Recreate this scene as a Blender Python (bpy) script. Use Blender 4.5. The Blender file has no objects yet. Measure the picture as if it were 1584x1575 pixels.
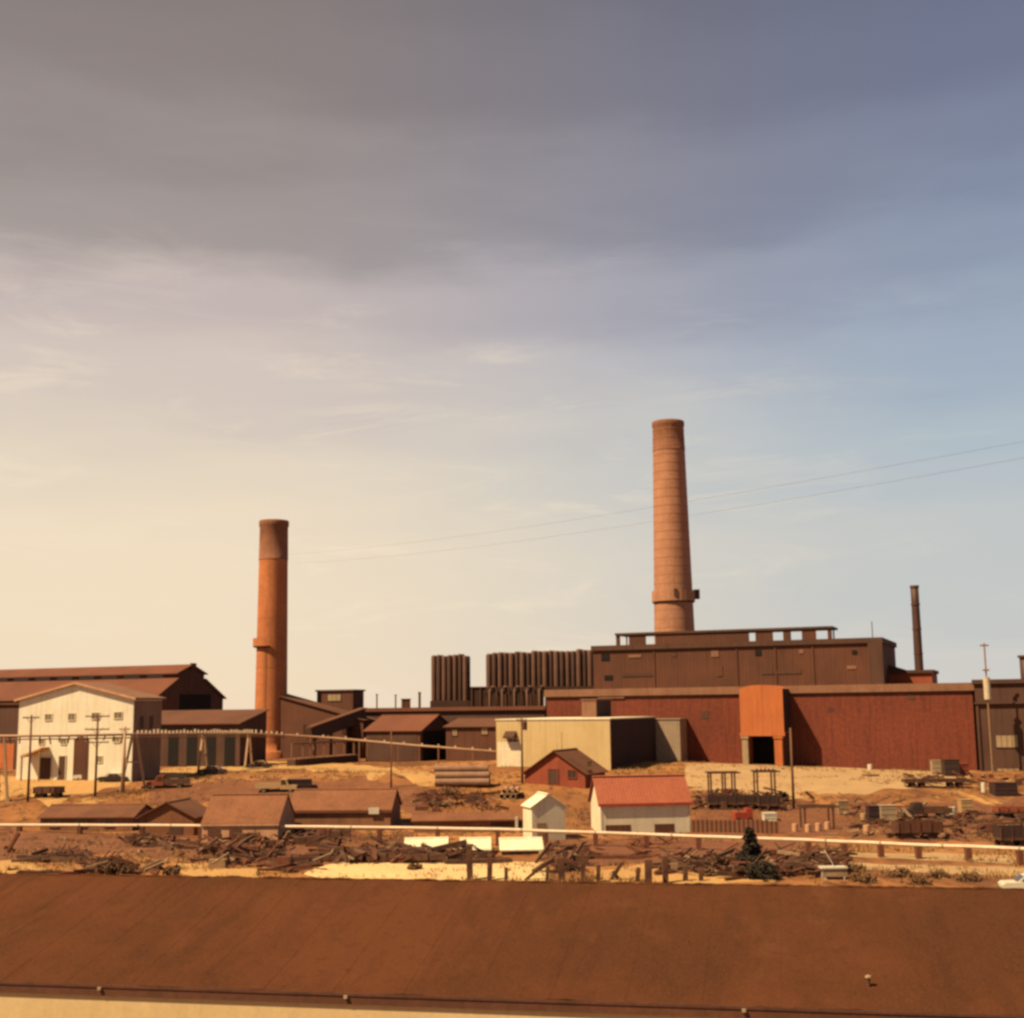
import bpy, math, random
from mathutils import Vector, Matrix, noise
random.seed(7)
R = math.radians
sc = bpy.context.scene
COL = sc.collection

# ------------------------------------------------------------------ camera
FPX, CX, CY = 2000.0, 792.0, 787.5          # focal length and centre in photograph pixels
PITCH, ROLL = math.atan(307.5 / FPX), 0.012
CAMZ = 15.0
CAMR = Matrix.Rotation(math.pi / 2 + PITCH, 3, 'X') @ Matrix.Rotation(-ROLL, 3, 'Z')
cam_d = bpy.data.cameras.new('camera')
cam = bpy.data.objects.new('camera', cam_d)
COL.objects.link(cam)
cam_d.sensor_fit = 'HORIZONTAL'
cam_d.sensor_width = 36
cam_d.lens = 36 * FPX / 1584
cam_d.clip_start = 0.5
cam_d.clip_end = 20000
cam.matrix_world = Matrix.Translation((0, 0, CAMZ)) @ CAMR.to_4x4()
sc.camera = cam

# ------------------------------------------------------------------ light
SUN_AZ, SUN_EL = R(62), R(52)               # azimuth: left of straight behind the camera
TO_SUN = Vector((-math.sin(SUN_AZ) * math.cos(SUN_EL), -math.cos(SUN_AZ) * math.cos(SUN_EL), math.sin(SUN_EL)))
sun_d = bpy.data.lights.new('sun', 'SUN')
sun_d.energy = 5.0
sun_d.angle = R(0.53)
sun_d.color = (1.0, 0.76, 0.46)
sun = bpy.data.objects.new('sun', sun_d)
COL.objects.link(sun)
sun.rotation_euler = TO_SUN.to_track_quat('Z', 'Y').to_euler()
sun.location = (-40, -30, 80)

W = bpy.data.worlds.new('World')
sc.world = W
W.use_nodes = True
nt = W.node_tree
N, L = nt.nodes, nt.links
N.clear()
def wn(t, **k):
    n = N.new(t)
    for a, b in k.items():
        setattr(n, a, b)
    return n
def wmath(op, a, b=None, c=None, clamp=False):
    n = wn('ShaderNodeMath', operation=op, use_clamp=clamp)
    for i, v in enumerate((a, b, c)):
        if v is None: continue
        if isinstance(v, (int, float)): n.inputs[i].default_value = v
        else: L.new(v, n.inputs[i])
    return n.outputs[0]
def wmix(f, a, b, bt='MIX'):
    n = wn('ShaderNodeMix', data_type='RGBA', blend_type=bt)
    for i, v in ((0, f), (6, a), (7, b)):
        if isinstance(v, (int, float)): n.inputs[i].default_value = v
        elif isinstance(v, tuple): n.inputs[i].default_value = (*v, 1)
        else: L.new(v, n.inputs[i])
    return n.outputs[2]
def wramp(fac, stops):
    n = wn('ShaderNodeValToRGB')
    cr = n.color_ramp
    cr.interpolation = 'EASE'
    while len(cr.elements) < len(stops): cr.elements.new(0.5)
    for e, (p, c) in zip(cr.elements, stops):
        e.position = p
        e.color = (*c, 1)
    L.new(fac, n.inputs[0])
    return n.outputs[0]
sky = wn('ShaderNodeTexSky', sky_type='NISHITA', sun_disc=False)
sky.sun_elevation = SUN_EL
sky.sun_rotation = math.atan2(TO_SUN.x, TO_SUN.y)
sky.air_density, sky.dust_density = 1.0, 3.0
tc = wn('ShaderNodeTexCoord')
sep = wn('ShaderNodeSeparateXYZ')
L.new(tc.outputs['Generated'], sep.inputs[0])
X, Yv, Z = sep.outputs
# high thin veil: slow warping so that the layers do not lie as ruled bands
mp = wn('ShaderNodeMapping')
mp.inputs['Scale'].default_value = (2.2, 1.2, 9.0)
mp.inputs['Rotation'].default_value = (0, R(9), 0)
L.new(tc.outputs['Generated'], mp.inputs[0])
nz = wn('ShaderNodeTexNoise')
nz.inputs['Scale'].default_value = 1.5
nz.inputs['Detail'].default_value = 6
nz.inputs['Roughness'].default_value = 0.55
L.new(mp.outputs[0], nz.inputs['Vector'])
warp = wmath('MULTIPLY_ADD', nz.outputs[0], 0.13, -0.065)
zz = wmath('ADD', Z, warp)
warm = wramp(zz, [(0.0, (.95, .76, .54)), (.10, (.93, .76, .55)), (.18, (.83, .70, .54)), (.25, (.70, .59, .51)),
                  (.315, (.585, .49, .455)), (.36, (.39, .33, .305)), (.45, (.275, .225, .205)), (.62, (.17, .14, .125))])
cool = wramp(zz, [(0.0, (.66, .64, .60)), (.10, (.56, .58, .575)), (.18, (.455, .525, .575)), (.25, (.365, .435, .53)),
                  (.315, (.275, .325, .43)), (.38, (.21, .238, .335)), (.45, (.17, .188, .275)), (.62, (.11, .12, .18))])
side = wn('ShaderNodeMapRange', interpolation_type='SMOOTHSTEP')
side.inputs[1].default_value, side.inputs[2].default_value = -0.24, 0.36
L.new(wmath('ADD', X, wmath('MULTIPLY', warp, 0.6)), side.inputs[0])
veil = wmix(side.outputs[0], warm, cool)
# wisps of cirrus
mp2 = wn('ShaderNodeMapping')
mp2.inputs['Scale'].default_value = (4.0, 2.0, 22.0)
mp2.inputs['Rotation'].default_value = (0, R(-14), 0)
L.new(tc.outputs['Generated'], mp2.inputs[0])
nz2 = wn('ShaderNodeTexNoise')
nz2.inputs['Scale'].default_value = 1.6
nz2.inputs['Detail'].default_value = 12
nz2.inputs['Roughness'].default_value = 0.68
nz2.inputs['Distortion'].default_value = 0.6
L.new(mp2.outputs[0], nz2.inputs['Vector'])
wis = wn('ShaderNodeMapRange', interpolation_type='SMOOTHSTEP')
wis.inputs[1].default_value, wis.inputs[2].default_value = 0.50, 0.74
L.new(nz2.outputs[0], wis.inputs[0])
low = wn('ShaderNodeMapRange', interpolation_type='SMOOTHSTEP')
low.inputs[1].default_value, low.inputs[2].default_value = 0.40, 0.12
L.new(Z, low.inputs[0])
wf = wmath('MULTIPLY', wis.outputs[0], wmath('MULTIPLY', low.outputs[0], 0.8))
wf = wmath('MULTIPLY', wf, wmath('SUBTRACT', 1.15, side.outputs[0], clamp=True))
veil = wmix(wf, veil, (.95, .80, .60))
veil10 = wmix(1.0, veil, (10.0, 10.0, 10.0), 'MULTIPLY')
final = wmix(0.93, sky.outputs[0], veil10)
bg = wn('ShaderNodeBackground')
bg.inputs['Strength'].default_value = 0.05
L.new(final, bg.inputs['Color'])
wo = wn('ShaderNodeOutputWorld')
L.new(bg.outputs[0], wo.inputs[0])

vs = sc.view_settings
vs.view_transform, vs.look, vs.exposure, vs.gamma = 'Standard', 'None', 1.0, 1.0
sc.cycles.use_denoising = True
sc.cycles.filter_width = 2.9
sc.cycles.max_bounces = 6

# ------------------------------------------------------------------ geometry of the place
def ray(px, py):
    return (CAMR @ Vector(((px - CX) / FPX, (CY - py) / FPX, -1))).normalized()
def at(px, py, Y):
    d = ray(px, py)
    return Vector((0, 0, CAMZ)) + d * (Y / d.y)
def sm(a, b, v):
    t = max(0.0, min(1.0, (v - a) / (b - a)))
    return t * t * (3 - 2 * t)
def H(x, y):
    base = 4.6 * sm(158, 222, y) - 1.1 * sm(30, 75, x) * sm(150, 225, y)
    base += 1.3 * math.exp(-((x - 6) / 20) ** 2 - ((y - 236) / 16) ** 2)          # terrace below the cream shed
    base += 1.2 * math.exp(-((x + 22) / 24) ** 2 - ((y - 205) / 9) ** 2)          # graded bank left of centre
    fade = sm(60, 90, y) * (1 - sm(330, 420, y))
    base += fade * 0.22 * noise.noise(Vector((x / 11, y / 9, 0))) + fade * 0.10 * noise.noise(Vector((x / 3.1, y / 3.1, 4)))
    return base
def gnd(px, py, lo=30.0, hi=900.0):
    d = ray(px, py)
    prev = lo
    Y = lo
    while Y < hi:
        p = Vector((0, 0, CAMZ)) + d * (Y / d.y)
        if p.z <= H(p.x, p.y):
            a, b = prev, Y
            for _ in range(18):
                m = (a + b) / 2
                q = Vector((0, 0, CAMZ)) + d * (m / d.y)
                if q.z <= H(q.x, q.y): b = m
                else: a = m
            q = Vector((0, 0, CAMZ)) + d * (b / d.y)
            return Vector((q.x, q.y, H(q.x, q.y)))
        prev = Y
        Y += 1.0
    p = Vector((0, 0, CAMZ)) + d * (hi / d.y)
    return Vector((p.x, p.y, H(p.x, p.y)))
def fq(O, rz, px, py, yl=0.0):
    """local x and z where the view through a pixel meets the wall plane at depth yl of a frame at O turned by rz"""
    yd = Vector((-math.sin(rz), math.cos(rz), 0))
    xd = Vector((math.cos(rz), math.sin(rz), 0))
    c = Vector((0, 0, CAMZ))
    d = ray(px, py)
    P0 = O + yd * yl
    t = (P0 - c).dot(yd) / d.dot(yd)
    q = c + d * t - O
    return q.dot(xd), q.z

# ------------------------------------------------------------------ materials
def lin(r, g, b):
    f = lambda v: v / 255 / 12.92 if v <= 10 else ((v / 255 + 0.055) / 1.055) ** 2.4
    return (f(r), f(g), f(b))
MATS = {}
ALB = 0.54
def mat(name, c, c2=None, rough=0.85, scale=0.35, streak=0.0, stain=0.35, bump=0.0, bump_scale=6.0, pattern=None,
        pscale=1.0, metal=0.0, spec=0.25, fine=0.25):
    """weathered surface: slow blotches between c and c2, fine grain, optional rain streaks and relief"""
    if name in MATS: return MATS[name]
    c = tuple(v * ALB for v in c)
    if c2: c2 = tuple(v * ALB for v in c2)
    m = bpy.data.materials.new(name)
    m.use_nodes = True
    T = m.node_tree
    n, l = T.nodes, T.links
    b = n['Principled BSDF']
    b.inputs['Roughness'].default_value = rough
    b.inputs['Metallic'].default_value = metal
    b.inputs['Specular IOR Level'].default_value = spec
    if c2 is None: c2 = tuple(v * 0.62 for v in c)
    tcn = n.new('ShaderNodeTexCoord')
    def nse(sc_, det=4, vec=None, rg=0.55):
        q = n.new('ShaderNodeTexNoise')
        q.inputs['Scale'].default_value = sc_
        q.inputs['Detail'].default_value = det
        q.inputs['Roughness'].default_value = rg
        l.new(vec or tcn.outputs['Object'], q.inputs['Vector'])
        return q.outputs[0]
    def rng(v, a, b_, lo, hi):
        q = n.new('ShaderNodeMapRange')
        q.inputs[1].default_value, q.inputs[2].default_value, q.inputs[3].default_value, q.inputs[4].default_value = a, b_, lo, hi
        l.new(v, q.inputs[0])
        return q.outputs[0]
    def mix(f, a, b_, bt='MIX'):
        q = n.new('ShaderNodeMix')
        q.data_type, q.blend_type = 'RGBA', bt
        for i, v in ((0, f), (6, a), (7, b_)):
            if isinstance(v, (int, float)): q.inputs[i].default_value = v
            elif isinstance(v, tuple): q.inputs[i].default_value = (*v, 1)
            else: l.new(v, q.inputs[i])
        return q.outputs[2]
    col = mix(rng(nse(scale, 5), 0.5 - stain * 0.5, 0.5 + stain * 0.6, 0, 1), c, c2)
    if streak:
        mpn = n.new('ShaderNodeMapping')
        mpn.inputs['Scale'].default_value = (1.6, 1.6, 0.09)
        l.new(tcn.outputs['Object'], mpn.inputs[0])
        col = mix(rng(nse(1.3, 4, mpn.outputs[0]), 0.48, 0.75, 0, streak), col, tuple(v * 0.4 for v in c2))
    if fine:
        g = rng(nse(bump_scale, 3, None, 0.7), 0.25, 0.75, 1 - fine, 1 + fine)
        cg = n.new('ShaderNodeCombineColor')
        for i in range(3): l.new(g, cg.inputs[i])
        col = mix(1.0, col, cg.outputs[0], 'MULTIPLY')
    hgt = None
    if pattern in ('corr_x', 'corr_z', 'courses', 'boards_x', 'boards_z'):
        wv = n.new('ShaderNodeTexWave')
        wv.bands_direction = 'X' if pattern.endswith('x') else 'Z'
        if pattern.startswith('boards') or pattern == 'courses': wv.wave_profile = 'SAW'
        wv.inputs['Scale'].default_value = pscale * 0.314
        wv.inputs['Distortion'].default_value = 0.15
        l.new(tcn.outputs['Object'], wv.inputs['Vector'])
        hgt = wv.outputs['Fac']
        col = mix(rng(hgt, 0.0, 0.25, 0.35, 0.0), col, tuple(v * 0.5 for v in c2))
    if pattern == 'brick':
        br = n.new('ShaderNodeTexBrick')
        sx = n.new('ShaderNodeSeparateXYZ')
        l.new(tcn.outputs['Object'], sx.inputs[0])
        cb = n.new('ShaderNodeCombineXYZ')
        ad = n.new('ShaderNodeMath')
        ad.operation = 'ADD'
        l.new(sx.outputs[0], ad.inputs[0]); l.new(sx.outputs[1], ad.inputs[1])
        l.new(ad.outputs[0], cb.inputs[0]); l.new(sx.outputs[2], cb.inputs[1])
        br.inputs['Scale'].default_value = pscale
        br.inputs['Color1'].default_value = (1, 1, 1, 1)
        br.inputs['Color2'].default_value = (.74, .74, .74, 1)
        br.inputs['Mortar'].default_value = (.78, .8, .82, 1)
        br.inputs['Mortar Size'].default_value = 0.015
        l.new(cb.outputs[0], br.inputs['Vector'])
        col = mix(0.8, col, br.outputs['Color'], 'MULTIPLY')
    l.new(col, b.inputs['Base Color'])
    if bump or hgt:
        bp = n.new('ShaderNodeBump')
        bp.inputs['Strength'].default_value = bump or 0.4
        bp.inputs['Distance'].default_value = 0.05
        l.new(hgt if hgt else nse(bump_scale, 5), bp.inputs['Height'])
        l.new(bp.outputs[0], b.inputs['Normal'])
    MATS[name] = m
    return m

M_white = mat('limewashed wall', (1.2, 1.12, .88), (1.06, .95, .70), scale=.25, streak=.35, pattern='boards_z', pscale=3)
M_cream = mat('cream siding', (.88, .66, .33), (.80, .58, .28), scale=.2, streak=.3, pattern='boards_z', pscale=4)
M_cream2 = mat('pale painted boards', (1.12, 1.0, .72), (1.0, .86, .58), scale=.5, streak=.25, pattern='boards_z', pscale=4)
M_red = mat('red oxide cladding', (.285, .063, .029), (.18, .046, .026), scale=.07, stain=.5, streak=.6, pattern='corr_x', pscale=2.5, bump=.12, fine=.3, bump_scale=1.5)
M_redshed = mat('red shed boards', (.42, .10, .045), (.30, .07, .035), scale=.3, streak=.4, pattern='boards_x', pscale=4)
M_redroof = mat('red roofing', (.49, .138, .07), (.37, .105, .055), scale=.35, stain=.5, streak=.3, pattern='corr_x', pscale=2.5, bump=.25)
M_orange = mat('orange hood plate', (.68, .205, .062), (.54, .155, .052), scale=.3, stain=.5, streak=.4)
M_brick = mat('orange chimney brick', (.76, .265, .095), (.60, .20, .075), scale=.22, streak=.35, pattern='brick', pscale=1.6)
M_brick2 = mat('pink chimney brick', (.68, .33, .19), (.55, .25, .14), scale=.22, streak=.35, pattern='brick', pscale=1.6)
M_soot = mat('sooty chimney brick', (.44, .185, .095), (.30, .125, .07), scale=.3, streak=.4, pattern='brick', pscale=1.6)
M_band = mat('dull band iron', (.50, .235, .135), (.42, .19, .11), scale=.8)
M_cinder = mat('brown cinder ground', (.29, .108, .042), (.17, .064, .028), scale=.35, stain=.5, fine=.35, bump=.5, bump_scale=2)
M_greyflankshade = mat('grey-brown flank shade', (.42, .25, .16), (.27, .16, .10), scale=.3, stain=.5, streak=.5)  # shade tone for the white building's right flank, put into the colour
M_flankshade = mat('dark flank shade', (.060, .030, .026), (.042, .022, .020), scale=.2, streak=.4, pattern='corr_x', pscale=1.5)  # near-black colour standing for shade on right-hand flanks
M_iron = mat('rusty iron', (.16, .06, .035), (.09, .04, .025), scale=.8, rough=.7)
M_duct = mat('dark sheet duct', (.115, .052, .033), (.08, .038, .026), scale=.5, streak=.4, rough=.6)
M_duct2 = mat('worn sheet duct', (.20, .092, .056), (.14, .065, .042), scale=.5, streak=.4, rough=.6)
M_brown = mat('brown cladding', (.19, .070, .037), (.12, .047, .027), scale=.12, streak=.5, pattern='corr_x', pscale=1.5, bump=.2)
M_brown2 = mat('dark brown cladding', (.14, .065, .042), (.10, .047, .03), scale=.15, streak=.5)
M_fascia = mat('weathered coping', (.36, .18, .105), (.28, .13, .075), scale=.4, streak=.3)
M_rust = mat('rusty iron roofing', (.26, .088, .042), (.18, .062, .034), scale=.1, streak=.3, pattern='corr_x', pscale=1.2, bump=.2)
M_rust2 = mat('dull rusty roofing', (.20, .078, .04), (.14, .056, .03), scale=.15, streak=.3, pattern='corr_x', pscale=1.2, bump=.2)
M_grey = mat('grey render', (.46, .33, .23), (.38, .27, .18), scale=.3, streak=.35)
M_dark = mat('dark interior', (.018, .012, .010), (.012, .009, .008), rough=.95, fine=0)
M_glass = mat('dim window glass', (.05, .035, .025), (.09, .06, .04), rough=.15, spec=.6, fine=0)
M_midglass = mat('grimy window glass', (.30, .24, .13), (.18, .14, .08), rough=.3, spec=.5)
M_paleglass = mat('dusty window glass', (.5, .36, .20), (.38, .27, .15), rough=.25, spec=.5)
M_shedroof = mat('felt shed roof', (.33, .128, .056), (.22, .085, .038), scale=.4, stain=.5, streak=.3, fine=.4, bump=.5)
M_shedroof2 = mat('brown felt shed roof', (.25, .098, .045), (.165, .064, .032), scale=.3, streak=.15, fine=.3, bump=.3)
M_shedwall = mat('bare board shed wall', (.38, .17, .08), (.25, .10, .05), scale=.5, streak=.4, pattern='boards_x', pscale=4)
M_pinkwall = mat('pale pink board wall', (.80, .44, .25), (.62, .32, .17), scale=.5, streak=.35, pattern='boards_x', pscale=3)
M_wood = mat('weathered timber', (.19, .085, .045), (.08, .036, .022), scale=1.2, rough=.9, bump=.3)
M_wood2 = mat('reddish timber', (.24, .085, .04), (.15, .055, .03), scale=1.2, rough=.9, bump=.3)
M_woodpale = mat('grey sawn timber', (.44, .27, .15), (.33, .19, .10), scale=1.2, rough=.9)
M_pole = mat('creosoted pole', (.24, .12, .06), (.17, .08, .04), scale=.8)
M_palepole = mat('pale post', (.78, .66, .46), (.66, .52, .33), scale=.8)
M_pipe = mat('pale wrapped pipe', (.66, .41, .24), (.52, .30, .17), scale=.5, rough=.6)
M_palepipe = mat('bright wrapped pipe', (1.0, .78, .56), (.85, .62, .42), scale=.5, rough=.6)
M_pipe2 = mat('grey concrete pipe', (.42, .24, .15), (.30, .16, .10), scale=.8)
M_conc = mat('concrete', (.50, .36, .22), (.40, .28, .16), scale=.6, bump=.2)
M_whitep = mat('white paint', (.84, .76, .60), (.76, .66, .48), scale=.9, rough=.6, fine=.1)
M_darkp = mat('dark paint', (.075, .038, .030), (.055, .03, .025), scale=.9, rough=.5)
M_tan = mat('tan paint', (.60, .38, .18), (.52, .32, .15), scale=.9, rough=.55)
M_redp = mat('red paint', (.50, .075, .04), (.38, .06, .035), scale=.9, rough=.5)
M_rubber = mat('rubber', (.03, .024, .02), (.022, .018, .016), rough=.9, fine=0)
M_chrome = mat('dull metal', (.45, .40, .34), (.38, .33, .28), rough=.35, metal=.8, fine=0)
def roof_material():
    m = bpy.data.materials.new('brown roll roofing')
    m.use_nodes = True
    n, l = m.node_tree.nodes, m.node_tree.links
    b = n['Principled BSDF']
    b.inputs['Roughness'].default_value = .97
    b.inputs['Specular IOR Level'].default_value = .05
    tcn = n.new('ShaderNodeTexCoord')
    def nse(sc_, det, stretch=(1, 1, 1), rg=.6, off=0):
        mpn = n.new('ShaderNodeMapping')
        mpn.inputs['Scale'].default_value = stretch
        mpn.inputs['Location'].default_value = (off, off, 0)
        l.new(tcn.outputs['Object'], mpn.inputs[0])
        q = n.new('ShaderNodeTexNoise')
        q.inputs['Scale'].default_value, q.inputs['Detail'].default_value, q.inputs['Roughness'].default_value = sc_, det, rg
        l.new(mpn.outputs[0], q.inputs['Vector'])
        return q.outputs[0]
    def rng(v, a, b_, lo=0, hi=1):
        q = n.new('ShaderNodeMapRange')
        q.interpolation_type = 'SMOOTHSTEP'
        q.inputs[1].default_value, q.inputs[2].default_value, q.inputs[3].default_value, q.inputs[4].default_value = a, b_, lo, hi
        l.new(v, q.inputs[0])
        return q.outputs[0]
    def mix(f, a, b_, bt='MIX'):
        q = n.new('ShaderNodeMix')
        q.data_type, q.blend_type = 'RGBA', bt
        for i, v in ((0, f), (6, a), (7, b_)):
            if isinstance(v, (int, float)): q.inputs[i].default_value = v
            elif isinstance(v, tuple): q.inputs[i].default_value = (*v, 1)
            else: l.new(v, q.inputs[i])
        return q.outputs[2]
    col = mix(rng(nse(.12, 5), .38, .62), (0.0776, 0.0267, 0.0110), (0.0554, 0.0205, 0.0092))
    col = mix(rng(nse(.55, 6, (1.6, .16, 1), .65, 7), .46, .70, 0, .55), col, (0.0365, 0.0144, 0.0074))       # grime run down the slope
    col = mix(rng(nse(.5, 6, (1, .5, 1), .7, 31), .56, .72, 0, .6), col, (0.0911, 0.0357, 0.0158))              # bleached patches
    col = mix(rng(nse(2.2, 6, (1, 1, 1), .75, 3), .52, .68, 0, .55), col, (0.0396, 0.0155, 0.0079))             # worn granules
    col = mix(rng(nse(14, 3, (1, 1, 1), .7, 13), .40, .75, 0, .5), col, (0.0990, 0.0403, 0.0185))
    l.new(col, b.inputs['Base Color'])
    bp = n.new('ShaderNodeBump')
    bp.inputs['Strength'].default_value, bp.inputs['Distance'].default_value = .8, .06
    l.new(nse(3.0, 8, (1, 1, 1), .7), bp.inputs['Height'])
    l.new(bp.outputs[0], b.inputs['Normal'])
    return m
M_roof = roof_material()
M_fore = mat('painted fascia', (.17, .066, .034), (.12, .048, .026), scale=.5, streak=.2)
M_forewall = mat('cream plaster', (.85, .66, .36), (.78, .58, .29), scale=.4, streak=.15, fine=.1)
M_bark = mat('bark', (.09, .05, .03), (.06, .035, .02), scale=3)
M_leafdark = mat('dark evergreen foliage', (.040, .027, .013), (.026, .019, .010), scale=2, rough=.8)
M_leafdry = mat('dry brush foliage', (.20, .095, .035), (.12, .06, .026), scale=2, rough=.8)
M_grass = mat('dry grass', (.50, .28, .10), (.24, .12, .045), scale=.15, rough=.9)
M_stone = mat('rubble stone', (.34, .19, .10), (.22, .12, .065), scale=.6, rough=.95)
M_sand = mat('pale sand', (.95, .68, .32), (.80, .53, .23), scale=.3, stain=.45, fine=.15, bump=.3, bump_scale=3)
M_dirt = mat('golden dirt', (.66, .38, .13), (.54, .29, .10), scale=.25, stain=.5, fine=.18, bump=.3, bump_scale=3)
M_road = mat('dusty road', (.62, .40, .19), (.46, .28, .13), scale=.3, stain=.5, fine=.18)

# ground: tan dirt with brown, rusty and olive stretches
def ground_material():
    m = bpy.data.materials.new('yard ground')
    m.use_nodes = True
    T = m.node_tree
    n, l = T.nodes, T.links
    b = n['Principled BSDF']
    b.inputs['Roughness'].default_value = .95
    b.inputs['Specular IOR Level'].default_value = .1
    tcn = n.new('ShaderNodeTexCoord')
    def nse(s, d, seed, stretch=(1, 1, 1)):
        mpn = n.new('ShaderNodeMapping')
        mpn.inputs['Location'].default_value = (seed, seed * .7, 0)
        mpn.inputs['Scale'].default_value = stretch
        l.new(tcn.outputs['Object'], mpn.inputs[0])
        q = n.new('ShaderNodeTexNoise')
        q.inputs['Scale'].default_value = s
        q.inputs['Detail'].default_value = d
        q.inputs['Roughness'].default_value = .6
        l.new(mpn.outputs[0], q.inputs['Vector'])
        return q.outputs[0]
    def rng(v, a, b_):
        q = n.new('ShaderNodeMapRange')
        q.interpolation_type = 'SMOOTHSTEP'
        q.inputs[1].default_value, q.inputs[2].default_value = a, b_
        l.new(v, q.inputs[0])
        return q.outputs[0]
    def mix(f, a, b_, bt='MIX'):
        q = n.new('ShaderNodeMix')
        q.data_type, q.blend_type = 'RGBA', bt
        for i, v in ((0, f), (6, a), (7, b_)):
            if isinstance(v, (int, float)): q.inputs[i].default_value = v
            elif isinstance(v, tuple): q.inputs[i].default_value = (*v, 1)
            else: l.new(v, q.inputs[i])
        return q.outputs[2]
    col = mix(rng(nse(.035, 5, 3), .40, .62), (.27, .122, .042), (.17, .068, .026))
    col = mix(rng(nse(.10, 6, 17, (1, .35, 1)), .50, .66), col, (.125, .052, .023))
    col = mix(rng(nse(.16, 5, 31, (1, .4, 1)), .60, .72), col, (.35, .20, .07))
    col = mix(rng(nse(.07, 5, 57), .60, .72), col, (.155, .088, .033))
    col = mix(rng(nse(.7, 7, 77, (1, .5, 1)), .50, .66), col, (.085, .038, .018))
    l.new(col, b.inputs['Base Color'])
    bp = n.new('ShaderNodeBump')
    bp.inputs['Strength'].default_value = .7
    bp.inputs['Distance'].default_value = .3
    l.new(nse(1.2, 7, 5), bp.inputs['Height'])
    l.new(bp.outputs[0], b.inputs['Normal'])
    return m
M_ground = ground_material()

# ------------------------------------------------------------------ mesh helpers
class MB:
    def __init__(s): s.v, s.f = [], []
    def box(s, x0, x1, y0, y1, z0, z1):
        i = len(s.v)
        s.v += [(x0, y0, z0), (x1, y0, z0), (x1, y1, z0), (x0, y1, z0), (x0, y0, z1), (x1, y0, z1), (x1, y1, z1), (x0, y1, z1)]
        s.f += [(i, i+3, i+2, i+1), (i+4, i+5, i+6, i+7), (i, i+1, i+5, i+4), (i+1, i+2, i+6, i+5), (i+2, i+3, i+7, i+6), (i+3, i, i+4, i+7)]
        return s
    def beam(s, a, b, w, h, up=(0, 0, 1)):
        a, b = Vector(a), Vector(b)
        d = (b - a).normalized()
        u = Vector(up)
        if abs(d.dot(u)) > .98: u = Vector((1, 0, 0))
        sx = d.cross(u).normalized() * (w / 2)
        sz = sx.cross(d).normalized() * (h / 2)
        i = len(s.v)
        for p in (a, b):
            for q in (-sx - sz, sx - sz, sx + sz, -sx + sz): s.v.append(tuple(p + q))
        s.f += [(i, i+1, i+2, i+3), (i+7, i+6, i+5, i+4)]
        for k in range(4):
            s.f.append((i + k, i + 4 + k, i + 4 + (k + 1) % 4, i + (k + 1) % 4))
        return s
    def tube(s, pts, rad, n=10, cap=True):
        pts = [Vector(p) for p in pts]
        rr = rad if isinstance(rad, (list, tuple)) else [rad] * len(pts)
        i0 = len(s.v)
        for k, p in enumerate(pts):
            d = (pts[min(k + 1, len(pts) - 1)] - pts[max(k - 1, 0)]).normalized()
            u = Vector((0, 0, 1)) if abs(d.z) < .95 else Vector((1, 0, 0))
            a = d.cross(u).normalized()
            b = a.cross(d).normalized()
            for j in range(n):
                t = 2 * math.pi * j / n
                s.v.append(tuple(p + (a * math.cos(t) + b * math.sin(t)) * rr[k]))
        for k in range(len(pts) - 1):
            for j in range(n):
                a0, a1 = i0 + k * n + j, i0 + k * n + (j + 1) % n
                s.f.append((a0, a1, a1 + n, a0 + n))
        if cap:
            s.f.append(tuple(i0 + j for j in reversed(range(n))))
            s.f.append(tuple(i0 + (len(pts) - 1) * n + j for j in range(n)))
        return s
    def lathe(s, prof, n=32, cx=0, cy=0, a0=0, a1=2 * math.pi):
        full = abs(a1 - a0 - 2 * math.pi) < 1e-6
        m = n if full else n + 1
        i0 = len(s.v)
        for r, z in prof:
            for j in range(m):
                t = a0 + (a1 - a0) * j / n
                s.v.append((cx + r * math.cos(t), cy + r * math.sin(t), z))
        for k in range(len(prof) - 1):
            for j in range(n):
                q = (j + 1) % m
                s.f.append((i0 + k * m + j, i0 + k * m + q, i0 + (k + 1) * m + q, i0 + (k + 1) * m + j))
        return s
    def prism(s, poly, axis, a, b):
        """poly: 2D outline; axis 'y': (x, z) run from y=a to y=b; axis 'x': (y, z) run from x=a to x=b; 'z': (x, y)"""
        i, n = len(s.v), len(poly)
        for t in (a, b):
            for p in poly:
                s.v.append({'y': (p[0], t, p[1]), 'x': (t, p[0], p[1]), 'z': (p[0], p[1], t)}[axis])
        s.f += [tuple(range(i, i + n)), tuple(reversed(range(i + n, i + 2 * n)))]
        for k in range(n):
            s.f.append((i + k, i + n + k, i + n + (k + 1) % n, i + (k + 1) % n))
        return s
    def build(s, name, material, parent=None, loc=(0, 0, 0), rz=0.0, smooth=False):
        me = bpy.data.meshes.new(name)
        me.from_pydata(s.v, [], s.f)
        me.materials.append(material)
        me.validate()
        import bmesh
        bm = bmesh.new(); bm.from_mesh(me)
        bmesh.ops.recalc_face_normals(bm, faces=bm.faces)
        bm.to_mesh(me); bm.free()
        if smooth:
            for p in me.polygons: p.use_smooth = len(p.vertices) == 4
        o = bpy.data.objects.new(name, me)
        COL.objects.link(o)
        o.location = loc
        o.rotation_euler = (0, 0, rz)
        if parent: o.parent = parent
        return o
def tag(o, label, cat=None, group=None, kind=None):
    if label: o['label'] = label
    if cat: o['category'] = cat
    if group: o['group'] = group
    if kind: o['kind'] = kind
    return o
def thing(name, label, cat, loc, rz=0.0, group=None):
    o = bpy.data.objects.new(name, None)
    COL.objects.link(o)
    o.empty_display_size = .5
    o.location = loc
    o.rotation_euler = (0, 0, rz)
    return tag(o, label, cat, group)
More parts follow.
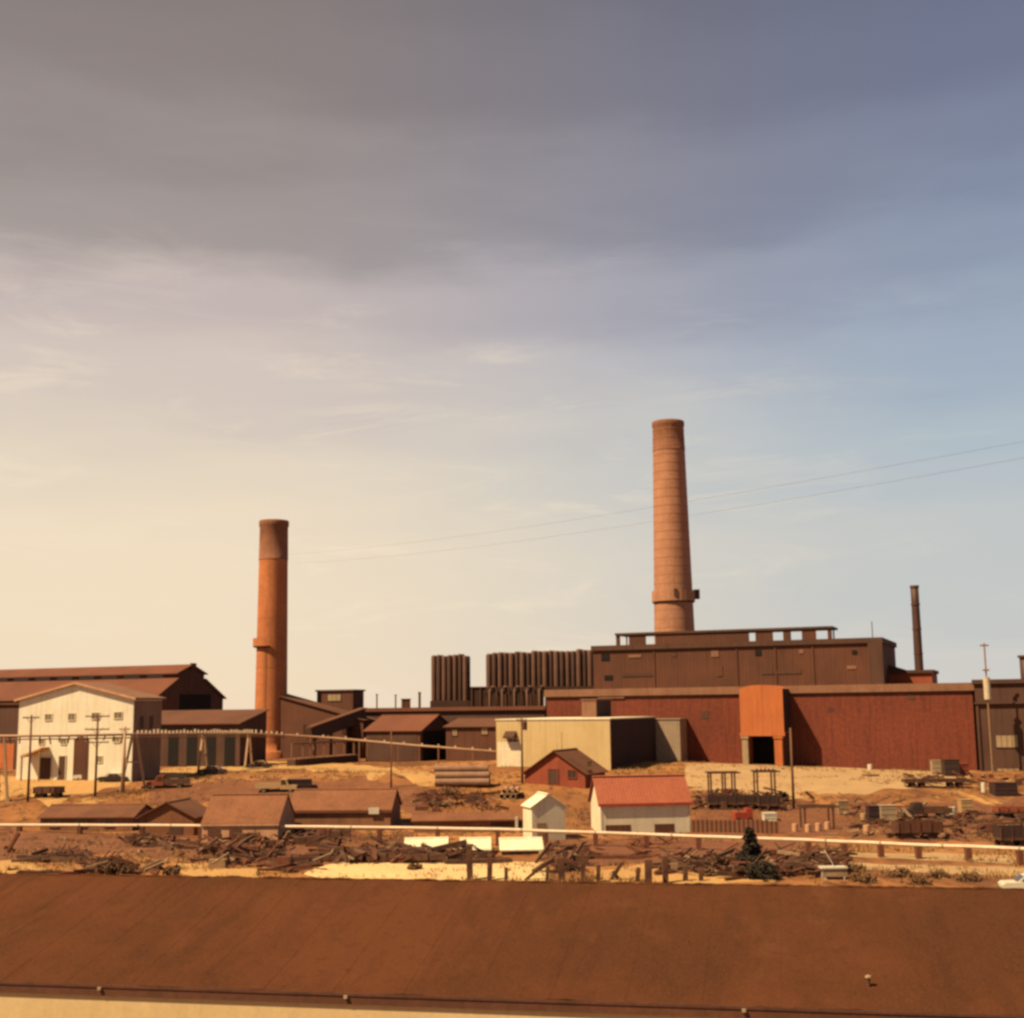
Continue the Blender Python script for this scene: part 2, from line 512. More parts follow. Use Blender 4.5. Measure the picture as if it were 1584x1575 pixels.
def copy_tree(o, parent=None):
    c = o.copy()
    COL.objects.link(c)
    c.parent = parent
    for ch in o.children: copy_tree(ch, c)
    return c
def window(par, x0, x1, z0, z1, y=0.0, glass=None, fr=None, w=.10, bars=1):
    f = MB()
    f.box(x0 - w, x0, y - .10, y + .05, z0 - w, z1 + w).box(x1, x1 + w, y - .10, y + .05, z0 - w, z1 + w)
    f.box(x0, x1, y - .10, y + .05, z1, z1 + w).box(x0, x1, y - .14, y + .05, z0 - w, z0)
    for k in range(bars):
        c = x0 + (x1 - x0) * (k + 1) / (bars + 1)
        f.box(c - .03, c + .03, y - .08, y + .05, z0, z1)
    o = f.build('window', fr or M_woodpale, par)
    MB().box(x0, x1, y - .04, y + .04, z0, z1).build('pane', glass or M_glass, o)
    return o
def opening(par, name, x0, x1, z0, z1, y=0.0, m=None, frame=None, w=.15):
    o = MB().box(x0, x1, y - .05, y + .06, z0, z1).build(name, m or M_dark, par)
    if frame:
        MB().box(x0 - w, x0, y - .12, y + .05, z0, z1 + w).box(x1, x1 + w, y - .12, y + .05, z0, z1 + w).box(x0, x1, y - .12, y + .05, z1, z1 + w).build('door_frame', frame, o)
    return o
def gable(par, w, d, he, hr, axis, mw, mr, over=.4, th=.14, z0=-1.5, ridge_at=.5, cap=True):
    """walls and two roof slopes; front wall on local y=0 from x=0 to w; axis: direction the ridge runs"""
    if axis == 'y':
        rx = w * ridge_at
        MB().prism([(0, z0), (w, z0), (w, he), (rx, hr), (0, he)], 'y', 0, d).build('wall', mw, par)
        for x0, z_0, sgn in ((0, he, -1), (w, he, 1)):
            run = abs(rx - x0)
            sl = (hr - he) / run
            ex, ez = x0 + sgn * over, he - sl * over
            MB().prism([(ex, ez + .015), (rx, hr + .015), (rx, hr + th), (ex, ez + th)], 'y', -over, d + over).build('roof_slope', mr, par)
        if cap: MB().prism([(rx - .3, hr + th - .04), (rx, hr + th + .06), (rx + .3, hr + th - .04)], 'y', -over - .02, d + over + .02).build('ridge_cap', mr, par)
    else:
        ry = d * ridge_at
        MB().prism([(0, z0), (d, z0), (d, he), (ry, hr), (0, he)], 'x', 0, w).build('wall', mw, par)
        for y0, sgn in ((0, -1), (d, 1)):
            run = abs(ry - y0)
            sl = (hr - he) / run
            ey, ez = y0 + sgn * over, he - sl * over
            MB().prism([(ey, ez + .015), (ry, hr + .015), (ry, hr + th), (ey, ez + th)], 'x', -over, w + over).build('roof_slope', mr, par)
        if cap: MB().prism([(ry - .3, hr + th - .04), (ry, hr + th + .06), (ry + .3, hr + th - .04)], 'x', -over - .02, w + over + .02).build('ridge_cap', mr, par)

A = R(-22)                                   # the works stand on one grid, turned 22 degrees

# ------------------------------------------------------------------ ground
def axis_pts(core0, core1, step, far):
    p = []
    v = core0
    while v <= core1 + 1e-6:
        p.append(v); v += step
    s, hi = step, core1
    while hi < far:
        s *= 1.5; hi += s; p.append(hi)
    s, lo = step, core0
    q = []
    while lo > -far:
        s *= 1.5; lo -= s; q.append(lo)
    return list(reversed(q)) + p
gx = axis_pts(-110, 110, 2, 7000)
gy = [v for v in axis_pts(20, 330, 2, 9000) if v > -1500]
g = MB()
g.v = [(x, y, H(x, y)) for y in gy for x in gx]
nx = len(gx)
g.f = [(j * nx + i, j * nx + i + 1, (j + 1) * nx + i + 1, (j + 1) * nx + i) for j in range(len(gy) - 1) for i in range(nx - 1)]
go = g.build('ground', M_ground, smooth=True)
tag(go, None, kind='structure')

def lerp_poly(poly, t):
    s = t * (len(poly) - 1)
    i = min(int(s), len(poly) - 2)
    return poly[i].lerp(poly[i + 1], s - i)
def drape(name, far_px, near_px, m, lift=.06, ragged=.0, nu=90, nv=8):
    fp, np_ = [gnd(*p) for p in far_px], [gnd(*p) for p in near_px]
    b = MB()
    for i in range(nu + 1):
        a, c = lerp_poly(fp, i / nu), lerp_poly(np_, i / nu)
        wdt = (a - c).length
        ja = ragged * wdt * noise.noise(Vector((a.x / 5.3, a.y / 5.3, 9)))
        jc = ragged * wdt * noise.noise(Vector((c.x / 5.3, c.y / 5.3, 23)))
        dr = (a - c).normalized() if wdt > 1e-3 else Vector((0, 1, 0))
        a, c = a + dr * ja, c + dr * jc
        for j in range(nv + 1):
            q = c.lerp(a, j / nv)
            edge = min(j, nv - j) == 0 or i in (0, nu)
            b.v.append((q.x, q.y, H(q.x, q.y) + (lift * .3 if edge else lift)))
    k = nv + 1
    b.f = [(i * k + j, (i + 1) * k + j, (i + 1) * k + j + 1, i * k + j + 1) for i in range(nu) for j in range(nv)]
    o = b.build(name, m, smooth=True)
    tag(o, None, kind='structure')
    return o
drape('path', [(430, 1180), (520, 1181), (590, 1186), (640, 1194), (690, 1204)], [(430, 1190), (520, 1193), (580, 1203), (640, 1216), (690, 1216)], M_dirt, ragged=.4, lift=.12)
drape('path', [(205, 1196), (270, 1188), (330, 1180), (430, 1178)], [(205, 1208), (270, 1202), (330, 1194), (430, 1190)], M_dirt, ragged=.4, lift=.12)
drape('dirt_apron', [(0, 1200), (120, 1199), (205, 1200)], [(0, 1240), (90, 1238), (205, 1212)], M_dirt, ragged=.3, lift=.1)
drape('sand_flat', [(480, 1347), (530, 1332), (640, 1333), (760, 1333), (850, 1335)], [(470, 1352), (530, 1362), (640, 1364), (760, 1364), (850, 1364)], M_sand, ragged=.2, lift=.08)
drape('sand_flat', [(270, 1336), (330, 1335), (400, 1346)], [(270, 1352), (330, 1360), (400, 1360)], M_dirt, ragged=.3, lift=.08)
drape('sand_flat', [(0, 1330), (40, 1334), (80, 1344)], [(0, 1350), (40, 1356), (80, 1356)], M_dirt, ragged=.3, lift=.08)
drape('sand_flat', [(920, 1345), (990, 1340), (1110, 1348), (1200, 1352)], [(920, 1364), (990, 1366), (1110, 1368), (1200, 1368)], M_dirt, ragged=.35, lift=.08)
drape('road', [(1280, 1316), (1420, 1321), (1700, 1330)], [(1240, 1323), (1420, 1331), (1700, 1343)], M_road, ragged=.15, lift=.08)
drape('road', [(1260, 1333), (1420, 1338), (1700, 1348)], [(1240, 1341), (1420, 1350), (1700, 1363)], M_road, ragged=.15, lift=.08)
drape('yard_track', [(1060, 1182), (1200, 1180), (1330, 1188), (1500, 1197)], [(1060, 1220), (1200, 1232), (1330, 1228), (1500, 1212)], M_road, ragged=.12, lift=.1)
drape('cinder_ground', [(-40, 1284), (200, 1286), (420, 1290), (640, 1288)], [(-40, 1328), (200, 1322), (420, 1340), (640, 1330)], M_cinder, ragged=.3, lift=.07)
drape('cinder_ground', [(840, 1296), (1000, 1298), (1150, 1302), (1290, 1306)], [(840, 1334), (1000, 1336), (1150, 1352), (1290, 1352)], M_cinder, ragged=.3, lift=.07)
drape('cinder_ground', [(1075, 1236), (1250, 1242), (1400, 1240), (1660, 1236)], [(1075, 1287), (1250, 1293), (1400, 1298), (1660, 1305)], M_cinder, ragged=.25, lift=.07)
drape('cinder_ground', [(230, 1212), (420, 1205), (560, 1208), (660, 1220)], [(230, 1245), (420, 1236), (560, 1236), (660, 1262)], M_cinder, ragged=.3, lift=.07)

# ------------------------------------------------------------------ foreground building with the long brown roof
def zplane(px, py, z):
    d = ray(px, py)
    return Vector((0, 0, CAMZ)) + d * ((z - CAMZ) / d.z)
r0, r1 = zplane(0, 1350, 9.3), zplane(1584, 1379, 9.3)
e0, e1 = zplane(0, 1518, 7.4), zplane(1584, 1571, 7.4)
fr_dir = (e1 - e0); fr_dir.z = 0
F_RZ = math.atan2(fr_dir.y, fr_dir.x)
FO = e0.copy(); FO.z = 0
def floc(p):
    q = p - FO
    return q.x * math.cos(F_RZ) + q.y * math.sin(F_RZ), -q.x * math.sin(F_RZ) + q.y * math.cos(F_RZ)
span = floc(r0)[1] * .5 + floc(r1)[1] * .5
XL, XR = -14.0, floc(e1)[0] + 14
fb = thing('roofed_building', 'long low building with brown roll-roofed slope and cream wall under its eave', 'building', FO, F_RZ)
inset = .0
slope = (9.3 - 7.4) / span
wb = MB().prism([(inset, 0), (2 * span - inset, 0), (2 * span - inset, 7.4 - .16 + slope * inset), (span, 9.3 - .16), (inset, 7.4 - .16 + slope * inset)], 'x', XL + .5, XR - .5)
wb.build('wall', M_forewall, fb)
# roll roofing laid in courses from eave to ridge, each lapping the one below
def roof_strip(x0, x1):
    b = MB()
    nxs, nys = max(2, int((x1 - x0) / .12)), 36
    for i in range(nxs + 1):
        x = x0 + (x1 - x0) * i / nxs
        for j in range(nys + 1):
            y = span * j / nys
            z = 7.4 + slope * y + .030 * noise.noise(Vector((x * .7, y * .7, 2))) + .014 * noise.noise(Vector((x * 3, y * 3, 7)))
            edge = (i == nxs)
            b.v.append((x, y, z + (.002 if edge else 0.0) + .004 * (x - x0) / (x1 - x0)))
    k = nys + 1
    b.f = [(i * k + j, (i + 1) * k + j, (i + 1) * k + j + 1, i * k + j + 1) for i in range(nxs) for j in range(nys)]
    return b
xs = XL
while xs < XR - .01:
    w_ = 2.0
    roof_strip(xs, min(xs + w_ + .04, XR)).build('roofing_sheet', M_roof, fb, smooth=True)
    xs += w_
MB().prism([(0, 7.335), (span, 9.235), (2 * span, 7.335), (2 * span, 7.30), (span, 9.20), (0.02, 7.30)], 'x', XL, XR).build('roof_deck', M_fore, fb)
ridge = MB()
rp = []
nR = 420
for i in range(nR + 1):
    x = XL + (XR - XL) * i / nR
    rp.append((x, span, 9.30 + .05 * noise.noise(Vector((x * 1.3, 0, 5))) + .03 * noise.noise(Vector((x * 5, 0, 8)))))
ridge.tube(rp, .05, 6)
ridge.build('ridge_roll', M_roof, fb)
MB().box(XL, XR, -.075, -.005, 7.12, 7.40).build('fascia', M_fore, fb)
MB().box(XL, XR, -.10, -.076, 7.34, 7.41).build('drip_edge', M_iron, fb)
for px in (157, 537, 1150):
    lx, _ = fq(FO, F_RZ, px, 1535)
    MB().box(lx - .05, lx + .05, -.16, -.076, 7.28, 7.36).build('eave_bracket', M_conc, fb)
vp = zplane(1343, 1508, 8.0)
vx, vy = floc(vp)
vz = 7.4 + slope * vy
v_ = MB().tube([(vx, vy, vz - .1), (vx, vy, vz + .22)], .05, 10).build('vent_pipe', M_iron, fb)
MB().lathe([(0, vz + .30), (.08, vz + .27), (.09, vz + .23), (0, vz + .22)], 12, vx, vy).build('cap', M_conc, v_)
# ------------------------------------------------------------------ chimneys
def chimney(base, hgt, rb, rt, label, mb, msoot, soot_h, bands, name='brick_chimney', bm_=None):
    t = thing(name, label, 'chimney', base)
    zc = hgt - soot_h
    rc = rb + (rt - rb) * zc / hgt
    MB().lathe([(rb * 1.12, -2), (rb * 1.12, 1.4), (rb * 1.03, 1.7)] + [(rb + (rt - rb) * k / 24 * zc / hgt, 1.7 + (zc - 1.7) * k / 24) for k in range(25)], 40).build('shaft', mb, t, smooth=True)
    MB().lathe([(rc + .05, zc - .02), (rc + .10, zc + .25), (rc + .06, zc + .3), (rt + .05, hgt - 1.6), (rt + .22, hgt - 1.2), (rt + .25, hgt - .3), (rt + .12, hgt), (rt - .6, hgt), (rt - .6, hgt - 6)], 40).build('crown_band', msoot, t, smooth=True)
    for z in bands:
        r = rb + (rt - rb) * z / hgt + (.055 if z > zc else 0)
        MB().lathe([(r, z - .10), (r + .04, z - .10), (r + .04, z + .10), (r, z + .10)], 40).build('iron_band', bm_, t)
    return t
def catwalk(par, r, z, a0, a1, wid=1.1, hrail=1.5, m=None):
    o = MB().lathe([(r - .1, z - .5), (r + wid, z - .12), (r + wid, z), (r - .1, z)], 24, a0=a0, a1=a1).build('catwalk', M_iron, par)
    ra = MB().lathe([(r + wid - .06, z), (r + wid, z), (r + wid, z + hrail), (r + wid - .06, z + hrail)], 24, a0=a0, a1=a1)
    ra.build('railing', m or M_brick, o)
    return o
# left stack
cb = gnd(418, 1173)
Yc = cb.y
topz = at(424, 806, Yc).z
k = Yc / FPX
t = chimney(Vector((cb.x, Yc, cb.z)), topz - cb.z, 25.0 * k, 21.5 * k, 'tall orange brick chimney standing free on the bare yard bank', M_brick, M_soot, 62 * k, [9.0, 20.0, 31.0], bm_=M_brick)
zcw = at(418, 1000, Yc).z - cb.z
catwalk(t, 22.6 * k, zcw, R(172), R(272), wid=6.5 * k, hrail=12 * k, m=M_brick)
kc = k
lad = MB()
for s in (-.25, .25):
    lad.beam((s - 6 * k, -24.5 * k - .15, 1), (s - 6 * k, -22.6 * k - .15, zcw), .05, .05)
lad.build('ladder', M_iron, t)
# right stack, behind the works
YR = 318.0
top = at(1033, 653, YR)
kr = YR / FPX
bz = 4.3
base = at(1047, 1098, YR)
t2 = chimney(Vector((base.x, YR, bz)), top.z - bz, 34.5 * kr, 24.0 * kr, 'tallest pinkish brick chimney, banded, rising behind the long dark monitor-roofed works', M_brick2, M_soot, 48 * kr, [8 + 2.15 * i for i in range(34)], bm_=M_band)
zr = at(1046, 931, YR).z - bz
rr = (34.5 + (24 - 34.5) * zr / (top.z - bz)) * kr
catwalk(t2, rr, zr, 0, 2 * math.pi, wid=.55, hrail=2.6, m=M_brick2)
MB().box(rr + .3, rr + 1.6, -1.2, .6, zr + .6, zr + 2.9).build('ladder_cage', M_iron, t2)
MB().box(-.5, .3, -rr - .75, -rr - .5, zr + 1.0, zr + 2.8).build('hatch', M_iron, t2)

# ------------------------------------------------------------------ red works building and hood
O_red = at(1500, 1190, 225.0); 
def works(name, label, px_l, px_r, py_top, yl, depth, m, zb, O=O_red, coping=None, chh=.9):
    """box building on the works grid, front plane yl behind the red wall's plane; its Empty sits at its front left base"""
    xl, _ = fq(O, A, px_l, py_top, yl)
    xr, zt = fq(O, A, px_r, py_top, yl)
    xd, yd = Vector((math.cos(A), math.sin(A), 0)), Vector((-math.sin(A), math.cos(A), 0))
    org = O + xd * xl + yd * yl
    org.z = zb
    t = thing(name, label, 'building', org, A)
    w, h = xr - xl, zt + O.z - zb
    MB().box(0, w, 0, depth, -2, h - (chh if coping else 0)).build('wall', m, t)
    if coping:
        MB().box(-.35, w + .35, -.45, depth + .35, h - chh, h).build('coping', coping, t)
    return t, org, w, h
red, OR, wR, hR = works('red_works', 'long red clad works building with a brown coping along its flat roof', 845, 1503, 1056, 0, 34, M_red, 3.4, coping=M_fascia, chh=1.35)
def q(px, py, yl=0.0, O=None): return fq(O, A, px, py, yl)
MB().box(0, wR, -.10, -.005, hR - 1.75, hR - 1.36).build('gutter', M_iron, red)
for a, b_, ya, yb in ((1280, 1290, 1095, 1101), (1404, 1416, 1076, 1082), (1350, 1358, 1072, 1076), (1085, 1096, 1100, 1112)):
    (x0, z1), (x1, z0) = q(a, ya, 0, OR), q(b_, yb, 0, OR)
    opening(red, 'vent_hole', x0, x1, z0, z1, m=M_brown2)
x, z = q(925, 1078, 0, OR); x1, _ = q(966, 1078, 0, OR)
MB().box(x, x1, -.3, -.05, z - .35, z + .1).build('lintel_pipe', M_fascia, red)
# hood
D = 6.4
(x0, zt), (x1, zb_) = q(1143, 1060, -D, OR), q(1213, 1134, -D, OR)
xd, yd = Vector((math.cos(A), math.sin(A), 0)), Vector((-math.sin(A), math.cos(A), 0))
OH = OR + xd * x0 - yd * D
OH.z = 0
OH.z = min(H(OH.x, OH.y), H(*(OH + xd * (x1 - x0)).xy))
zoff = OR.z - OH.z
hood = thing('loading_hood', 'bright orange boxed loading hood on pillars, standing out from the red wall', 'hood', OH, A)
wH = x1 - x0
zt += zoff; zb_ += zoff
arch = [(0, zb_), (wH, zb_), (wH, zt - .7), (wH * .8, zt - .15), (wH * .5, zt), (wH * .2, zt - .15), (0, zt - .7)]
MB().prism(arch, 'y', 0, D - .02).build('shell', M_orange, hood)
MB().box(wH + .003, wH + .06, .3, D - .05, zb_ + .15, zt - .75).build('flank_shade', M_flankshade, hood)  # thin dark sheet paints the shade on the hood's right side
MB().box(-.12, wH + .12, -.15, .1, zb_ - .5, zb_ + .12).build('lower_beam', M_orange, hood)
(pa, _), (pb, _) = q(1148, 1160, -D, OR), q(1157, 1160, -D, OR)
(pc, _), (pd, _) = q(1198, 1160, -D, OR), q(1210, 1160, -D, OR)
for a, b_, m in ((pa - x0, pb - x0, M_conc), (pc - x0, pd - x0, M_orange)):
    pl = MB().box(a, b_, .05, .05 + (b_ - a), -1, zb_ - .5).build('pillar', m, hood)
    MB().box(a - .15, b_ + .15, -.1, .2 + (b_ - a), zb_ - .95, zb_ - .5).build('capital', m, pl)
MB().box(.25, .9, 2, D - .1, -1, zb_ - .01).build('side_wall', M_orange, hood)
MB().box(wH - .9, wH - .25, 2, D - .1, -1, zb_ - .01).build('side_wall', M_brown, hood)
MB().box(.9, wH - .9, D - .4, D - .05, -1, zb_ - .01).build('doorway', M_dark, hood)

# upper works with roof monitor
up, OU, wU, hU = works('monitor_works', 'long dark brown works block with an open monitor on its roof', 917, 1362, 986, 20, 26, M_brown, 4.0, coping=M_brown2, chh=1.0)
def lq(px, py): return q(px, py, 0, OU)
for a, b_, ya, yb, m in ((930, 943, 1012, 1022, M_dark), (1168, 1178, 1006, 1014, M_dark), (1100, 1112, 1007, 1016, M_fascia), (972, 992, 1013, 1017, M_fascia),
                         (962, 1012, 1042, 1046, M_brown2), (1178, 1240, 1038, 1042, M_brown2), (1236, 1243, 1005, 1011, M_fascia), (935, 948, 1045, 1052, M_dark),
                         (1040, 1046, 1010, 1016, M_brown2), (1310, 1325, 1030, 1035, M_fascia), (1318, 1326, 1006, 1012, M_dark), (1108, 1118, 1030, 1046, M_rust2)):
    (x0, z1), (x1, z0) = lq(a, ya), lq(b_, yb)
    MB().box(x0, x1, -.12, .05, z0, z1).build('wall_panel', m, up)
for px in (1012, 1140, 1200, 1258):
    x, _ = lq(px, 1020)
    MB().box(x - .15, x + .15, -.18, -.01, 0, hU - 1.05).build('pilaster', M_brown, up)
x, _ = lq(1345, 1010)
MB().box(x - .2, wU + .3, -.7, -.01, 6, hU - 1.02).build('corner_duct', M_brown2, up)
# monitor: low roof on stub posts and panels, sky showing between
(mx0, mz1), (mx1, _) = q(951, 984, 5, OU), q(1287, 972, 5, OU)
mz0, _z = hU, 0
mzt = q(1120, 974, 5, OU)[1]
MB().box(mx0, mx1, 5, 13, mzt - .45, mzt).build('monitor_roof', M_brown2, up)
gaps = [(958, 972), (998, 1013), (1158, 1168), (1195, 1211), (1222, 1240), (1262, 1280)]
prev = mx0 + .15
for a, b_ in gaps + [(1400, 1400)]:
    xa = q(a, 985, 5, OU)[0] if a < 1400 else mx1 - .15
    xb = q(b_, 985, 5, OU)[0]
    MB().box(prev, xa, 5.3, 5.6, hU - .02, mzt - .44).build('monitor_panel', M_brown, up)
    MB().box(prev + .05, prev + .3, 12.3, 12.6, hU - .02, mzt - .44).build('monitor_post', M_brown, up)
    prev = xb
x, z = q(1350, 990, 8, OU)
MB().tube([(x, 8, hU - .2), (x, 8, hU + 3.6)], .09, 6).build('mast', M_iron, up)

# annex behind, with thin stack
an, OA, wA, hA = works('rear_annex', 'small brick-red annex carrying the slim dark stack', 1352, 1441, 1036, 30, 14, M_redshed, 4.0, coping=M_brown2, chh=.6)
MB().prism([(0, hA), (wA * .55, hA), (0, hA + 2.1)], 'y', .5, 13).build('lean_roof', M_brown2, an)
Ys = 265.0
st_top, st_bot = at(1413.5, 906, Ys), at(1424, 1034, Ys)
st = thing('steel_stack', 'slim dark steel smoke stack beside the monitor-roofed works', 'smoke stack', Vector((st_top.x + .1, Ys, 4)))
hs = st_top.z - 4
MB().lathe([(.95, 0), (.80, hs - 4), (.80, hs - .01), (.6, hs), (.6, hs - 3)], 20).build('tube', M_duct, st, smooth=True)
for z in (hs - 4, hs - 9, hs - 14):
    MB().lathe([(.8, z), (.93, z), (.93, z + .25), (.8, z + .25)], 20).build('flange', M_iron, st)
MB().lathe([(.8, hs - .5), (.9, hs - .5), (.9, hs), (.8, hs)], 20).build('rim', M_iron, st)

# brown works on the right edge
rt, OT, wT, hT = works('brown_works', 'dark brown works building with dusty pale windows, joined to the red wall end', 1506, 1760, 1047, -3.0, 30, M_brown2, 3.2, coping=M_brown2, chh=.7)
def tq(px, py): return q(px, py, 0, OT)
zf = tq(1550, 1086)[1]
MB().box(-.2, wT, -.5, -.01, zf - .3, zf).build('drip_ledge', M_brown2, rt)
for a, b_, ya, yb in ((1540, 1575, 1137, 1156), (1542, 1577, 1188, 1200)):
    (x0, z1), (x1, z0) = tq(a, ya), tq(b_, yb)
    window(rt, x0, x1, z0, z1, 0, M_paleglass, M_brown2, bars=3)
x, _ = tq(1512, 1100)
MB().box(x - .2, x + .2, -.3, -.01, 0, zf - .3).build('corner_post', M_brown2, rt)
Yk = 236.0
kt, kb_ = at(1585, 1013, Yk), at(1585, 1047, Yk)
ks = thing('stub_stack', 'short dark stack on the roof of the brown works', 'smoke stack', Vector((kt.x, Yk, kb_.z - .2)))
MB().lathe([(.95, -.5), (.95, kt.z - kb_.z), (.7, kt.z - kb_.z), (.7, 1)], 16).build('tube', M_duct, ks, smooth=True)
MB().lathe([(.95, kt.z - kb_.z - .3), (1.25, kt.z - kb_.z - .3), (1.25, kt.z - kb_.z + .1), (.95, kt.z - kb_.z + .1)], 16).build('rim', M_iron, ks)
Yp = 216.0
pt_, pb2, pm = at(1523, 995, Yp), at(1528, 1082, Yp), at(1526, 1048, Yp)
mz = H(pb2.x, Yp)
mpole = thing('signal_mast', 'pale mast with a thick white lower sleeve in front of the brown works', 'mast', Vector((pb2.x, Yp, mz)))
MB().tube([(0, 0, 0), (0, 0, pt_.z - mz)], .14, 8).build('pole', M_woodpale, mpole)
MB().tube([(0, 0, pb2.z - mz), (0, 0, pm.z - mz)], .55, 12).build('sleeve', M_palepole, mpole)
MB().box(-.7, .7, -.12, .12, pt_.z - mz - .5, pt_.z - mz - .25).build('crossarm', M_woodpale, mpole)
MB().box(-.45, .45, -.3, .3, pt_.z - mz - 4.6, pt_.z - mz - 4.3).build('crossarm', M_woodpale, mpole)

# ------------------------------------------------------------------ cream shed, grey annex, penthouse
O_cr = at(768, 1178, 223.0)
O_cr.z = H(O_cr.x, O_cr.y) - .2
cr = thing('cream_shed', 'flat-roofed cream building, its shaded flank turned to the grey annex', 'building', O_cr, A)
xw, zt = fq(O_cr, A, 943, 1113)
DC = 27.0
MB().box(0, xw, 0, DC, -2, zt).build('wall', M_cream, cr)
MB().box(-.12, xw + .12, -.12, DC - .05, zt, zt + .22).build('roof_edge', M_cream2, cr)
MB().box(xw + .003, xw + .08, .35, DC - .02, -1, zt - .02).build('flank_shade', M_flankshade, cr)  # shade of the cream wall's right flank, painted as a dark sheet
(x0, z1), (x1, z0) = fq(O_cr, A, 782, 1131), fq(O_cr, A, 799, 1142)
hd = MB().prism([(0, z0), (0, z1), (-1.3, z0 + .3), (-1.3, z0)], 'x', x0, x1).build('door_canopy', M_brown2, cr)
(x0, z1), (x1, z0) = fq(O_cr, A, 786, 1143), fq(O_cr, A, 801, 1154)
window(cr, x0, x1, z0, z1, 0, M_glass, M_cream2)
(x0, _), (x1, _) = fq(O_cr, A, 770, 1160), fq(O_cr, A, 806, 1160)
MB().box(x0, x1, -.06, -.003, -1, fq(O_cr, A, 790, 1148)[1]).build('white_panel', M_cream2, cr)
# grey annex: between cream shed and red wall
xdv, ydv = xd, yd
O_gr = O_cr + ydv * DC
gxl, _ = fq(O_gr, A, 985, 1140)
gxr, gzt = fq(O_gr, A, 1051, 1113)
O_gr2 = O_gr + xdv * (gxl - 8)
ga = thing('grey_annex', 'grey rendered annex against the red wall, half in the cream building shadow', 'building', O_gr2, A)
dist = (O_red - O_gr2).dot(ydv)
MB().box(0, gxr - gxl + 8, .05, max(2.5, dist - .05), -2, gzt).build('wall', M_grey, ga)
MB().box(-.1, gxr - gxl + 8.12, -.1, max(2.5, dist - .05), gzt, gzt + .18).build('roof_edge', M_grey, ga)
opening(ga, 'door', 8.4, 9.6, 0, 2.6, m=M_brown2, y=.05)
O_ph = O_cr + ydv * 17
px0, _ = fq(O_ph, A, 900, 1100)
px1, pz = fq(O_ph, A, 922, 1083)
O_ph2 = O_ph + xdv * px0
O_ph2.z = O_cr.z + zt + .22
ph = thing('roof_penthouse', 'small boxy penthouse on the cream building roof, its right flank coloured dark as shade', 'penthouse', O_ph2, A)
hp = O_cr.z + pz - O_ph2.z
MB().box(0, px1 - px0, 0, 8.6, 0, hp).build('wall', M_fascia, ph)
MB().box(-.15, px1 - px0 + .15, -.15, 8.75, hp, hp + .2).build('roof_edge', M_fascia, ph)
MB().box(px1 - px0 + .003, px1 - px0 + .06, .3, 8.5, .05, hp - .05).build('flank_shade', M_flankshade, ph)  # penthouse flank shade put in by colour

# ------------------------------------------------------------------ cooler pipe banks
def cooler(px_a, px_b, n, tops, py_bot, Yq, label, leg_py=None):
    c0, c1 = at(px_a, py_bot, Yq), at(px_b, py_bot, Yq)
    z0 = 4.3
    t = thing('pipe_cooler', label, 'pipe bank', Vector((c0.x, Yq, z0)))
    w = c1.x - c0.x
    pitch_ = w / n
    for i in range(n):
        x = pitch_ * (i + .5)
        zt_ = at(px_a + (px_b - px_a) * i / n, tops[0] + (tops[1] - tops[0]) * i / n, Yq).z - z0 + random.uniform(-.25, .25)
        zb_ = c0.z - z0
        r = pitch_ * random.uniform(.47, .53)
        for row in range(2):
            m = M_duct2 if (i + row) % 2 == 0 else M_duct
            b = MB().lathe([(r, zb_), (r, zt_ - r * .8), (r * .86, zt_ - r * .35), (r * .5, zt_ - .05), (0.01, zt_)], 12, x + row * pitch_ * .45, row * 1.4 + random.uniform(-.25, .25))
            o = b.build('cooler_pipe', m, t, smooth=True)
    hb = c0.z - z0
    MB().box(-.2, w + .2, -.9, 3.6, hb - 1.4, hb + .1).build('header_duct', M_duct, t)
    k = max(3, n // 2)
    for i in range(k + 1):
        for y in (-.6, 3.2):
            MB().box(w * i / k - .15, w * i / k + .15, y - .15, y + .15, 0, hb - 1.3).build('leg', M_iron, t)
    return t, w, hb
cooler(667, 724, 7, (1013, 1013), 1085, 300.0, 'short free-standing bank of upright dark cooler pipes, seven across')
tc2, wc2, hb2 = cooler(752, 918, 19, (1010, 1004), 1064, 300.0, 'long bank of upright dark cooler pipes running up to the brown works')
for i in range(5):
    x = wc2 * (.03 + i * .115)
    MB().tube([(x, -1.2, 0), (x, -1.2, hb2 - .6), (x + .5, -1.2, hb2 + .2), (x + 1.2, -1.2, hb2 + .2), (x + 1.7, -1.2, hb2 - .6), (x + 1.7, -1.2, 0)], .22, 8).build('bend_pipe', M_duct2, tc2, smooth=True)
Yd = 303.0
d0, d1 = at(722, 1064, Yd), at(842, 1064, Yd)
dh = thing('dust_house', 'low dark flat-topped dust house between the two pipe banks', 'building', Vector((d0.x, Yd + 5, 4.3)))
MB().box(0, d1.x - d0.x, 0, 8, 0, d0.z - 4.3).build('wall', M_duct, dh)
MB().box(-.2, d1.x - d0.x + .2, -.2, 8.2, d0.z - 4.3, d0.z - 4.0).build('roof_edge', M_brown2, dh)
for i in range(9):
    x = (d1.x - d0.x) * (i + .5) / 9
    MB().box(x - .15, x + .15, -.25, -.01, 0, d0.z - 4.3).build('stiffener', M_duct2, dh)

# ------------------------------------------------------------------ mill sheds at left and centre
# big mill: long roof, gable end turned to the right
O_ml = at(300, 1150, 285.0); O_ml.z = 4.4
ridge_z = at(305, 1029, 297.0).z - 4.4
ml = thing('long_mill', 'long rust-roofed mill with clerestory and dark open gable end', 'mill', O_ml, A)
